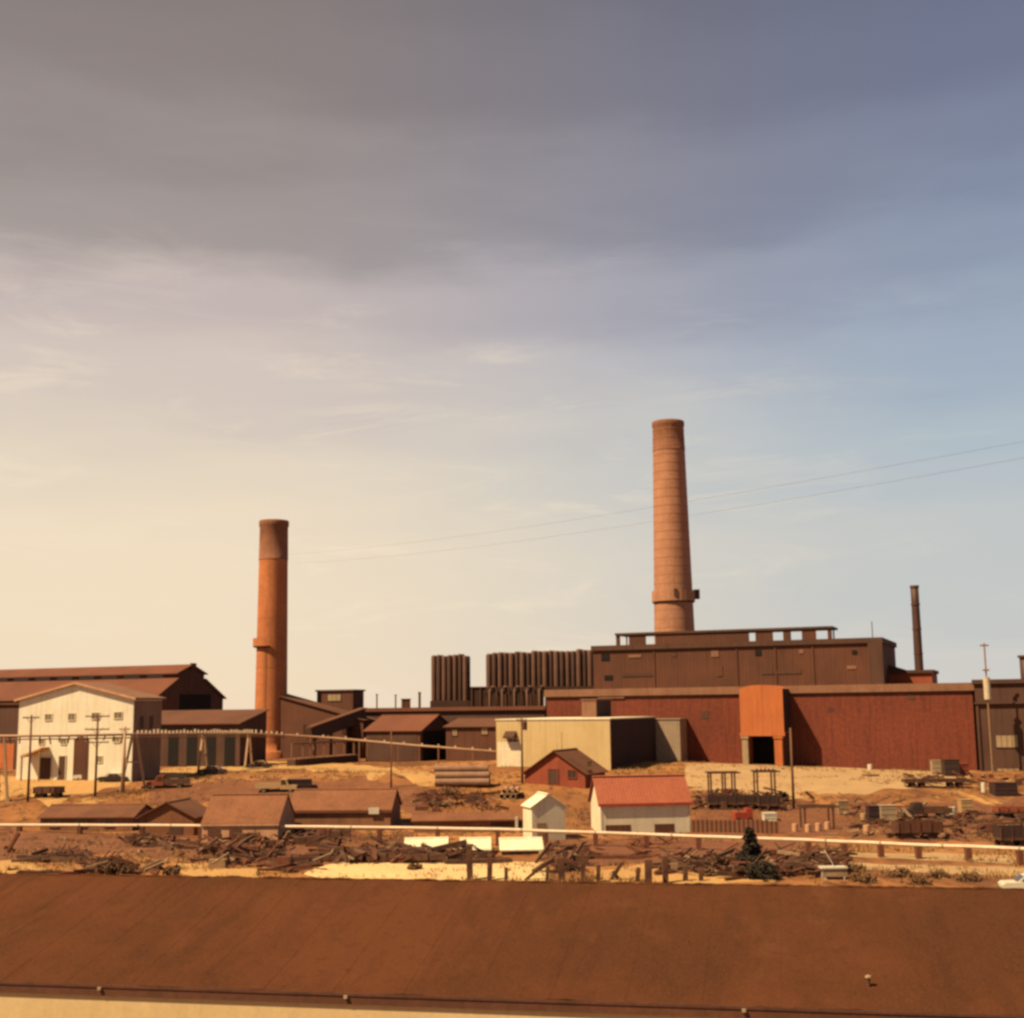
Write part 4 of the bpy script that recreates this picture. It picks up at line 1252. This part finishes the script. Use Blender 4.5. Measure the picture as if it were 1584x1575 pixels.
wagon(1095, 1172, 1232, 1254, 'low dark wagon under the three-post rack', M_darkp)
wagon(1174, 1208, 1232, 1256, 'short dark wagon under the two-post rack', M_darkp)
wagon(50, 92, 1218, 1236, 'dark slatted wagon on the golden dirt before the white building', M_duct2)
wagon(1545, 1600, 1250, 1268, 'rusty red wagon in front of the brown works', M_redshed)

# board fence behind the pipeline
fa, fb2 = gnd(1070, 1288), gnd(1205, 1290)
fe = thing('board_fence', 'brown board fence between the red-roofed house and the drums', 'fence', fa)
dv = fb2 - fa
nb = 58
bm_ = MB().box(-.1, .1, -.012, .012, -.1, 1.55)
for i in range(nb):
    p = dv * (i / (nb - 1))
    o = MB().box(-.1, .1, -.012, .012, -.1, 1.5 + random.uniform(-.08, .08)).build('board', M_brown if i % 3 else M_shedwall, fe, loc=(p.x, p.y, H(fa.x + p.x, fa.y + p.y) - fa.z), rz=math.atan2(dv.y, dv.x))
for z in (.35, 1.2): MB().beam((0, .06, z), (dv.x, dv.y + .06, z + dv.z), .06, .1).build('rail', M_wood, fe)

# ------------------------------------------------------------------ vehicles
def wheel(par, x, y, r=.34, wd=.2):
    o = MB().tube([(x, y - wd / 2, r), (x, y + wd / 2, r)], r, 18).build('wheel', M_rubber, par)
    MB().tube([(x, y - wd / 2 - .02, r), (x, y + wd / 2 + .02, r)], r * .55, 14).build('hub', M_chrome, o)
    return o
def car(px, py_b, label, m, rz=0.0, roofm=None, scale=1.0):
    b = gnd(px, py_b)
    t = thing('parked_car', label, 'car', b, rz)
    Lc, Wc = 4.7 * scale, 1.8 * scale
    body = [(0, .35), (.05, .75), (.25, .88), (1.35, .93), (3.3, .95), (4.5, .86), (4.68, .7), (4.7, .35), (4.2, .28), (.5, .28)]
    MB().prism([(x * scale, z * scale) for x, z in body], 'y', 0, Wc).build('body', m, t)
    cab = [(1.15, .92), (1.75, 1.40), (2.1, 1.45), (3.0, 1.45), (3.35, 1.38), (3.9, .94)]
    c = MB().prism([(x * scale, z * scale) for x, z in cab], 'y', .14, Wc - .14).build('cabin', roofm or m, t)
    for yy in (.10, Wc - .14):
        MB().prism([(1.5, 1.0), (1.85, 1.34), (2.4, 1.36), (2.4, 1.0)], 'y', yy, yy + .04).build('side_window', M_glass, c)
        MB().prism([(2.5, 1.0), (2.5, 1.36), (3.1, 1.34), (3.5, 1.0)], 'y', yy, yy + .04).build('side_window', M_glass, c)
    MB().prism([(1.18, .98), (1.72, 1.38), (1.69, 1.41), (1.14, 1.0)], 'y', .25, Wc - .25).build('windscreen', M_glass, c)
    MB().prism([(3.40, 1.36), (3.86, .98), (3.90, 1.0), (3.44, 1.39)], 'y', .25, Wc - .25).build('rear_window', M_glass, c)
    for x in (.95, 3.75):
        for y in (.12, Wc - .12): wheel(t, x * scale, y)
    for y in (.3, Wc - .3): MB().tube([(-.03, y, .66), (.06, y, .66)], .11, 10).build('headlight', M_whitep, t)
    MB().box(-.08, .02, .05, Wc - .05, .38, .50).build('bumper', M_chrome, t)
    MB().box(4.68 * scale, 4.78 * scale, .05, Wc - .05, .38, .50).build('bumper', M_chrome, t)
    return t
def truck(px, py_b, label, mcab, mbed, rz=0.0, flip=False):
    b = gnd(px, py_b)
    t = thing('parked_truck', label, 'truck', b, rz)
    Lc, Wc = 6.2, 2.1
    s = -1 if flip else 1
    X_ = lambda x: Lc - x if flip else x
    cab = [(0, .6), (0, 1.15), (1.15, 1.25), (1.5, 2.05), (2.5, 2.1), (2.5, .6)]
    c = MB().prism([(X_(x), z) for x, z in cab], 'y', 0, Wc).build('cab', mcab, t)
    MB().prism([(X_(x), z) for x, z in [(1.5, 1.3), (1.68, 1.95), (2.3, 1.95), (2.3, 1.3)]], 'y', -.03, .02).build('side_window', M_glass, c)
    MB().prism([(X_(x), z) for x, z in [(1.18, 1.32), (1.44, 1.98), (1.40, 2.0), (1.12, 1.33)]], 'y', .2, Wc - .2).build('windscreen', M_glass, c)
    x0, x1 = sorted((X_(2.6), X_(6.2)))
    MB().box(x0, x1, 0, Wc, .75, .95).build('bed', mbed, t)
    for y in (0, Wc - .08): MB().box(x0, x1, y, y + .08, .95, 1.5).build('bed_side', mbed, t)
    for x in (.95, 4.9):
        for y in (.15, Wc - .15): wheel(t, X_(x), y, .42, .25)
    for y in (.3, Wc - .3): MB().tube([(X_(-.03), y, .9), (X_(.08), y, .9)], .13, 10).build('headlight', M_whitep, t)
    MB().box(*sorted((X_(-.1), X_(.02))), .05, Wc - .05, .5, .66).build('bumper', M_chrome, t)
    return t
car(112, 1208, 'white parked car in front of the white building bay', M_whitep, R(-6))
car(150, 1211, 'cream-topped dark car parked beside the white car', M_darkp, R(4), M_whitep)
car(304, 1199, 'dark car with pale roof parked under the trestle', M_darkp, R(-3), M_tan)
car(379, 1190, 'dark car parked at the foot of the orange chimney', M_darkp, R(2), M_tan)
truck(394, 1228, 'tan flatbed truck on the slope below the orange chimney', M_tan, M_tan, R(-3), True)
truck(226, 1222, 'dark red truck beside the stout pale pole', M_redshed, M_duct2, R(5))
truck(1398, 1268, 'dark truck among the crates behind the pipeline', M_darkp, M_wood, R(-4))
car(1552, 1384, 'white car just showing over the brown roof at the yard edge', M_whitep, R(-8))
# red machine by the fence
b = gnd(1138, 1276)
rm = thing('red_machine', 'small bright red machine behind the board fence', 'machine', b, R(8))
MB().box(0, 2.3, 0, 1.4, .45, 1.5).build('hood', M_redp, rm)
MB().box(1.5, 2.3, .1, 1.3, 1.5, 1.95).build('cowl', M_redp, rm)
for x in (.4, 1.9):
    for y in (.0, 1.4): wheel(rm, x, y, .42, .22)
MB().tube([(.6, .7, 1.5), (.6, .7, 2.3)], .06, 8).build('exhaust', M_iron, rm)

# ------------------------------------------------------------------ pipe stacks
def pipe_stack(px0, px1, py_b, rows, r, label, group, m, along=True, length=6.0):
    b = gnd(px0, py_b)
    if along: length = at(px1, py_b, b.y).x - b.x
    for row, n in enumerate(rows):
        for i in range(n):
            off = (i + row * .5) * 2 * r
            z = r + row * r * 1.74
            jit = random.uniform(-.2, .2)
            if along:
                p0, p1 = (jit, off, z), (length + jit, off, z)
            else:
                p0, p1 = (off, jit, z), (off, length + jit, z)
            t = MB()
            # hollow pipe
            a, c_ = Vector(p0), Vector(p1)
            t.tube([a, c_], r * .97, 14, cap=False).tube([a, c_], r * .76, 14, cap=False)
            for e, base_ in ((a, 0), (c_, 14)):
                for j in range(14):
                    t.f.append((base_ + j, base_ + (j + 1) % 14, 28 + base_ + (j + 1) % 14, 28 + base_ + j))
            o = t.build('stacked_pipe', m, loc=b, rz=R(-4) if along else R(-3))
            tag(o, label, 'pipe', group)
pipe_stack(672, 756, 1216, [3, 2, 1], .55, 'long grey pipe in the stack left of the red gabled shed', 'long pipes in a stack', M_pipe2)
pipe_stack(776, 802, 1237, [3, 3], .42, 'short open-ended pipe in the pile beside the red gabled shed', 'open-ended pipes in a pile', M_pipe, along=False, length=5)

# ------------------------------------------------------------------ timber heaps, posts, rubble
def timber(p0, p1, wd, label, group, m, name='timber', cat='timber'):
    mid = (p0 + p1) / 2
    b = MB().beam(p0 - mid, p1 - mid, wd, wd * random.uniform(.75, 1.0))
    b.v = [(x + random.uniform(-.02, .02), y + random.uniform(-.02, .02), z + random.uniform(-.02, .02)) for x, y, z in b.v]
    o = b.build(name, m, loc=mid)
    return tag(o, label, cat, group)
def heap(px0, px1, py0, py1, n, lmin, lmax, label, group, ang=25, lift=1.2, wd=(.22, .42), mats=None):
    for i in range(n):
        px, py = random.uniform(px0, px1), random.uniform(py0, py1)
        g_ = gnd(px, py)
        ln = random.uniform(lmin, lmax)
        a = R(random.uniform(-ang, ang))
        u = Vector((math.cos(a), math.sin(a), 0))
        w_ = random.uniform(*wd)
        e0_, e1_ = g_ - u * ln / 2, g_ + u * ln / 2
        e0_.z = H(e0_.x, e0_.y) + w_ * .4
        e1_.z = H(e1_.x, e1_.y) + w_ * .4 + (random.random() ** 2) * lift
        if random.random() < .5: e0_.z, e1_.z = e1_.z, e0_.z
        timber(e0_, e1_, w_, label, group, random.choice(mats or [M_wood, M_wood2, M_wood]))
heap(495, 640, 1322, 1336, 22, 3, 8, 'dark timber in the low heap left of the cream-roofed huts', 'timbers heaped left of the cream-roofed huts', 15, 1.0, (.3, .6))
heap(610, 760, 1322, 1338, 24, 3, 7, 'dark timber heaped in front of the cream-roofed huts', 'timbers heaped before the cream-roofed huts', 18, 1.5, (.3, .6))
heap(315, 445, 1318, 1336, 22, 2, 5, 'broken timber leaning in front of the pink-walled shed', 'broken timbers before the pink-walled shed', 60, 1.9)
heap(40, 130, 1328, 1336, 10, 3, 6, 'weathered timber lying on the far left yard ground', 'timbers lying at the far left', 15, .4)
heap(40, 210, 1352, 1358, 14, 2, 5, 'timber along the brown roof ridge at the left yard', 'timbers behind the left roof ridge', 30, .5)
heap(400, 480, 1330, 1352, 12, 2, 4, 'short brown timber between the broken heap and the sand', 'short timbers by the sand', 50, .8)
heap(1030, 1125, 1336, 1352, 20, 2, 5, 'dark timber piled left of the dark evergreen bush', 'timbers piled left of the evergreen bush', 35, 1.5)
heap(1130, 1270, 1340, 1360, 26, 2, 5, 'dark timber piled at the foot of the evergreen bush', 'timbers piled below the evergreen bush', 40, 1.4)
heap(905, 990, 1322, 1330, 5, 4, 7, 'long reddish timber lying beyond the upright posts', 'timbers beyond the upright posts', 8, .3, (.25, .4), [M_wood2])
heap(1210, 1300, 1322, 1336, 10, 2, 5, 'dark timber lying behind the white trestle table', 'timbers behind the white table', 30, .8)
heap(230, 300, 1300, 1316, 12, 1.5, 4, 'old timber strewn before the brown gable shed', 'timbers before the brown gable shed', 50, .9)
heap(640, 760, 1228, 1246, 12, 2, 5, 'reddish timber strewn below the long pipe stack', 'timbers below the pipe stack', 20, .4, (.2, .4), [M_wood2])
heap(1080, 1200, 1240, 1252, 14, 2, 5, 'dark scrap timber under the racks', 'scrap under the racks', 25, .9)
heap(1380, 1560, 1256, 1296, 18, 2, 5, 'dark scrap timber among the crates and wagons', 'scrap among the crates', 25, .6)
heap(445, 520, 1288, 1312, 10, 1.5, 4, 'dark timber stacked against the long brown shed', 'timbers against the long brown shed', 40, 1.4)
heap(1330, 1520, 1186, 1204, 10, 2, 5, 'low dark beam lying along the red wall foot', 'beams along the red wall', 10, .3)
heap(840, 905, 1330, 1352, 8, 1.5, 3.5, 'dark timber leaning by the upright posts', 'timbers leaning by the posts', 40, 2.0)
for px, pb_, ptop, wd in ((727, 1362, 1308, .62), (757, 1362, 1322, .5), (870, 1364, 1326, .6), (902, 1362, 1314, .46), (1003, 1368, 1330, .6), (1030, 1366, 1324, .5)):
    g_ = gnd(px, pb_)
    h = at(px, ptop, g_.y).z - g_.z
    lean = random.uniform(-.15, .15)
    timber(g_ + Vector((0, 0, -.3)), g_ + Vector((lean, 0, h)), wd, 'thick upright timber post rising just beyond the brown roof ridge', 'upright posts beyond the roof', M_wood, 'timber_post', 'post')
for px, ptop in ((783, 1342), (846, 1340), (925, 1338), (985, 1342), (1060, 1340), (1085, 1344)):
    g_ = gnd(px, 1364)
    timber(g_ + Vector((0, 0, -.3)), g_ + Vector((random.uniform(-.2, .2), 0, at(px, ptop, g_.y).z - g_.z)), .4, 'short dark stub post standing among the upright posts', 'stub posts among the uprights', M_wood, 'stub_post', 'post')
for px0, px1, pb_, ptop in ((945, 962, 1362, 1335), (812, 842, 1362, 1336), (958, 948, 1362, 1348)):
    g_ = gnd(px0, pb_)
    e = at(px1, ptop, g_.y)
    timber(g_, e, .34, 'dark beam propped aslant between the upright posts', 'propped beams between posts', M_wood, 'propped_beam', 'beam')
for px0, py0, px1, py1 in ((600, 1330, 722, 1302), (496, 1330, 620, 1316), (855, 1322, 890, 1308)):
    g_ = gnd(px0, py0)
    e = at(px1, py1, g_.y + 1)
    timber(g_, e, .55, 'long heavy dark beam rising out of the timber heaps', 'heavy beams in the heaps', M_wood, 'heavy_beam', 'beam')
    timber(Vector((e.x - .2, e.y, H(e.x, e.y) - .2)), e + Vector((-.2, 0, -.2)), .35, 'stub post propping a heavy beam of the timber heaps', 'props under heavy beams', M_wood, 'prop_post', 'post')
# white trestle table with a plank leaning on it
g_ = gnd(1272, 1362)
tt = thing('white_table', 'white trestle table with a leaning white plank, near the roof ridge', 'table', g_, R(3))
w_ = at(1313, 1362, g_.y).x - g_.x
MB().box(0, w_, 0, 1.2, .95, 1.08).build('table_top', M_whitep, tt)
for x in (.25, w_ - .35):
    for y in (.1, 1.0): MB().box(x, x + .1, y, y + .1, -.1, .95).build('leg', M_whitep, tt)
MB().box(.1, w_ - .1, .1, .14, .3, .9).build('apron', M_conc, tt)
MB().beam((w_ * .55, .5, 1.05), (w_ * .22, .7, 2.5), .22, .06).build('plank', M_whitep, tt)

# rubble and dry grass nobody could count
rub = MB()
for i in range(5200):
    px, py = random.uniform(-60, 1640), random.choice([random.uniform(1290, 1372), random.uniform(1185, 1300)])
    y = random.uniform(100, 235)
    x = random.uniform(-.43, .43) * y
    dens = noise.noise(Vector((x / 9, y / 9, 3)))
    if dens < -.05: continue
    s = random.uniform(.05, .22) * (1.6 if random.random() < .06 else 1)
    z = H(x, y)
    i0 = len(rub.v)
    for dx, dy, dz in ((1, 0, 0), (-.5, .87, 0), (-.5, -.87, 0), (.1, .1, .9)):
        rub.v.append((x + dx * s * random.uniform(.7, 1.3), y + dy * s * random.uniform(.7, 1.3), z + dz * s * random.uniform(.6, 1.2) - .02))
    rub.f += [(i0, i0 + 1, i0 + 3), (i0 + 1, i0 + 2, i0 + 3), (i0 + 2, i0, i0 + 3)]
tag(rub.build('rubble', M_stone), 'scattered stones and clinker over the yard ground', 'rubble', kind='stuff')
def litter(name, label, m, boxes, seed):
    rn = random.Random(seed)
    b = MB()
    for (px0, px1, py0, py1, n, hmax) in boxes:
        for i in range(n):
            px, py = rn.uniform(px0, px1), rn.uniform(py0, py1)
            if noise.noise(Vector((px / 22, py / 9, seed))) < -.18: continue
            g_ = gnd(px, py, 90)
            ln, w_ = rn.uniform(.4, 2.4), rn.choice([.08, .12, .2, .35])
            a, e = rn.uniform(-.9, .9) + (1.57 if rn.random() < .2 else 0), rn.gauss(0, .28)
            u = Vector((math.cos(a) * math.cos(e), math.sin(a) * math.cos(e), math.sin(e))) * ln / 2
            c = g_ + Vector((0, 0, abs(u.z) + rn.random() ** 2 * hmax))
            b.beam(c - u, c + u, w_, w_ * rn.uniform(.3, 1))
            if rn.random() < .05:
                x0, y0, z0 = g_
                d = rn.uniform(.3, .9)
                b.box(x0 - d, x0 + d, y0 - d * .6, y0 + d * .6, z0 - .1, z0 + rn.uniform(.3, 1.0) * min(1.2, hmax + .3))
    tag(b.build(name, m), label, 'scrap', kind='stuff')
DK = [(310, 450, 1296, 1346, 170, .9), (490, 620, 1316, 1338, 150, .7), (610, 745, 1320, 1338, 120, .9), (850, 905, 1318, 1350, 70, .9), (1030, 1130, 1328, 1354, 120, 1.0),
      (1130, 1310, 1326, 1358, 210, 1.1), (130, 205, 1340, 1356, 70, .7), (60, 140, 1320, 1330, 40, .4), (1070, 1212, 1228, 1254, 190, 1.0), (1320, 1420, 1246, 1300, 80, .8), (1420, 1590, 1262, 1302, 130, .9),
      (200, 280, 1298, 1312, 60, .8), (640, 760, 1228, 1252, 60, .4), (1390, 1590, 1202, 1218, 70, .7), (450, 540, 1290, 1312, 60, .9)]
litter('scrap_timber', 'tangle of dark broken timber and scrap strewn through the yard', M_wood, DK, 11)
litter('scrap_iron', 'strewn rusty scrap pieces among the timber heaps', M_rust, [(a, b_, c, d, n // 3, h) for a, b_, c, d, n, h in DK] + [(0, 480, 1296, 1356, 70, .3), (640, 780, 1222, 1256, 60, .3), (880, 1060, 1300, 1330, 60, .3)], 23)
litter('scrap_boards', 'pale weathered board offcuts lying among the dark scrap', M_woodpale, [(a, b_, c, d, n // 7, h) for a, b_, c, d, n, h in DK] + [(1240, 1584, 1240, 1300, 70, .5), (40, 300, 1300, 1350, 40, .3)], 37)
gr = MB()
for i in range(26000):
    y = random.uniform(98, 240)
    x = random.uniform(-.44, .44) * y
    dens = noise.noise(Vector((x / 14, y / 10, 11))) + .35 * noise.noise(Vector((x / 3, y / 3, 1)))
    if dens < .05: continue
    z = H(x, y)
    for k in range(4):
        a = random.uniform(0, 6.28)
        h = random.uniform(.18, .55)
        w_ = .05
        lx, ly = math.cos(a) * h * .5, math.sin(a) * h * .5
        bx, by = x + random.uniform(-.2, .2), y + random.uniform(-.2, .2)
        i0 = len(gr.v)
        gr.v += [(bx - math.sin(a) * w_, by + math.cos(a) * w_, z - .02), (bx + math.sin(a) * w_, by - math.cos(a) * w_, z - .02), (bx + lx, by + ly, z + h)]
        gr.f.append((i0, i0 + 1, i0 + 2))
tag(gr.build('dry_grass', M_grass), 'dry yellow grass tufts over the yard', 'grass', kind='stuff')

# ------------------------------------------------------------------ bushes
def bush(px, py_b, wpx, hpx, label, m, cat='bush', cone=False, n=700, leaf=.16, group=None):
    b = gnd(px, py_b)
    s = b.y / FPX
    w, h = wpx * s, hpx * s
    t = thing('bush' if not cone else 'evergreen_bush', label, cat, b, 0, group)
    st = MB()
    for k in range(5):
        a = random.uniform(0, 6.28)
        st.tube([(0, 0, -.2), (math.cos(a) * w * .12, math.sin(a) * w * .12, h * .4), (math.cos(a) * w * .25, math.sin(a) * w * .25, h * .75)], [.07, .05, .02], 6)
    st.build('stem', M_bark, t)
    cr_ = MB()
    clumps = []
    for k in range(30 if cone else 14):
        z = random.uniform(.08, .97)
        rad = (1.05 - z) if cone else math.sin(math.pi * min(.95, z * .8 + .15))
        a = random.uniform(0, 6.28)
        clumps.append((math.cos(a) * rad * w * .34, math.sin(a) * rad * w * .34, z * h * .92, random.uniform(.10, .20) * w * (.6 + .6 * rad)))
    for i in range(n):
        cx_, cy_, cz_, cr = random.choice(clumps)
        v = Vector((random.gauss(0, 1), random.gauss(0, 1), random.gauss(0, 1))).normalized() * cr * random.uniform(.6, 1.1)
        p = Vector((cx_, cy_, max(.05, cz_ + v.z * .8))) + Vector((v.x, v.y, 0))
        u = Vector((random.gauss(0, 1), random.gauss(0, 1), random.gauss(0, 1))).normalized()
        q2 = u.orthogonal().normalized()
        l_ = leaf * random.uniform(.7, 1.4)
        i0 = len(cr_.v)
        cr_.v += [tuple(p - u * l_), tuple(p + q2 * l_ * .45), tuple(p + u * l_), tuple(p - q2 * l_ * .45)]
        cr_.f.append((i0, i0 + 1, i0 + 2, i0 + 3))
    cr_.build('crown', m, t)
    return t
bush(1162, 1347, 50, 66, 'dark upright evergreen bush in front of the pipeline', M_leafdark, cone=True, n=2600, leaf=.19)
bush(1178, 1360, 60, 26, 'low dark brushwood clump at the foot of the evergreen bush', M_leafdark, n=900)
bush(1214, 1240, 14, 14, 'small dark bush beside the leaning pole', M_leafdark, n=350)
bush(180, 1356, 50, 20, 'dry reddish brush at the left roof ridge', M_leafdry, n=600)
bush(270, 1356, 36, 16, 'dry brush beside the golden sand patch', M_leafdry, n=400)
for (px, py, w_, h_, lb_) in ((640, 1346, 26, 8, 'small dry tuft at the edge of the pale sand'), (1110, 1344, 30, 20, 'reddish scrub left of the evergreen bush'), (700, 1232, 50, 12, 'reddish scrub below the long pipe stack')):
    bush(px, py, w_, h_, lb_, M_leafdry, n=420)
for px, py, w_, h_ in ((1330, 1348, 40, 9), (1390, 1356, 46, 10), (1450, 1358, 40, 10), (1500, 1362, 46, 10), (1340, 1364, 50, 11), (1420, 1368, 50, 11), (1095, 1356, 30, 12)):
    bush(px, py, w_, h_, 'low olive tuft of weeds by the dusty road', M_leafdry, 'weeds', n=260, group='weeds by the dusty road')

# ------------------------------------------------------------------ sky cables
def cable(p0, p1, sag, label):
    b = MB()
    n = 40
    o_ = p0
    b.tube([p0.lerp(p1, i / n) - o_ - Vector((0, 0, sag * 4 * (i / n) * (1 - i / n))) for i in range(n + 1)], .010, 5)
    tag(b.build('power_cable', M_iron, loc=o_), label, 'cable')
cbx = Vector((cb.x, Yc, 0))
cable(Vector((cb.x + 21.8 * kc, Yc - .2, at(446, 858, Yc).z)), at(1760, 650, 95.0), 1.5, 'upper power cable strung across the sky from the orange chimney')
cable(Vector((cb.x + 21.8 * kc, Yc - .4, at(446, 872, Yc).z)), at(1760, 676, 96.0), 1.8, 'lower power cable strung across the sky from the orange chimney')
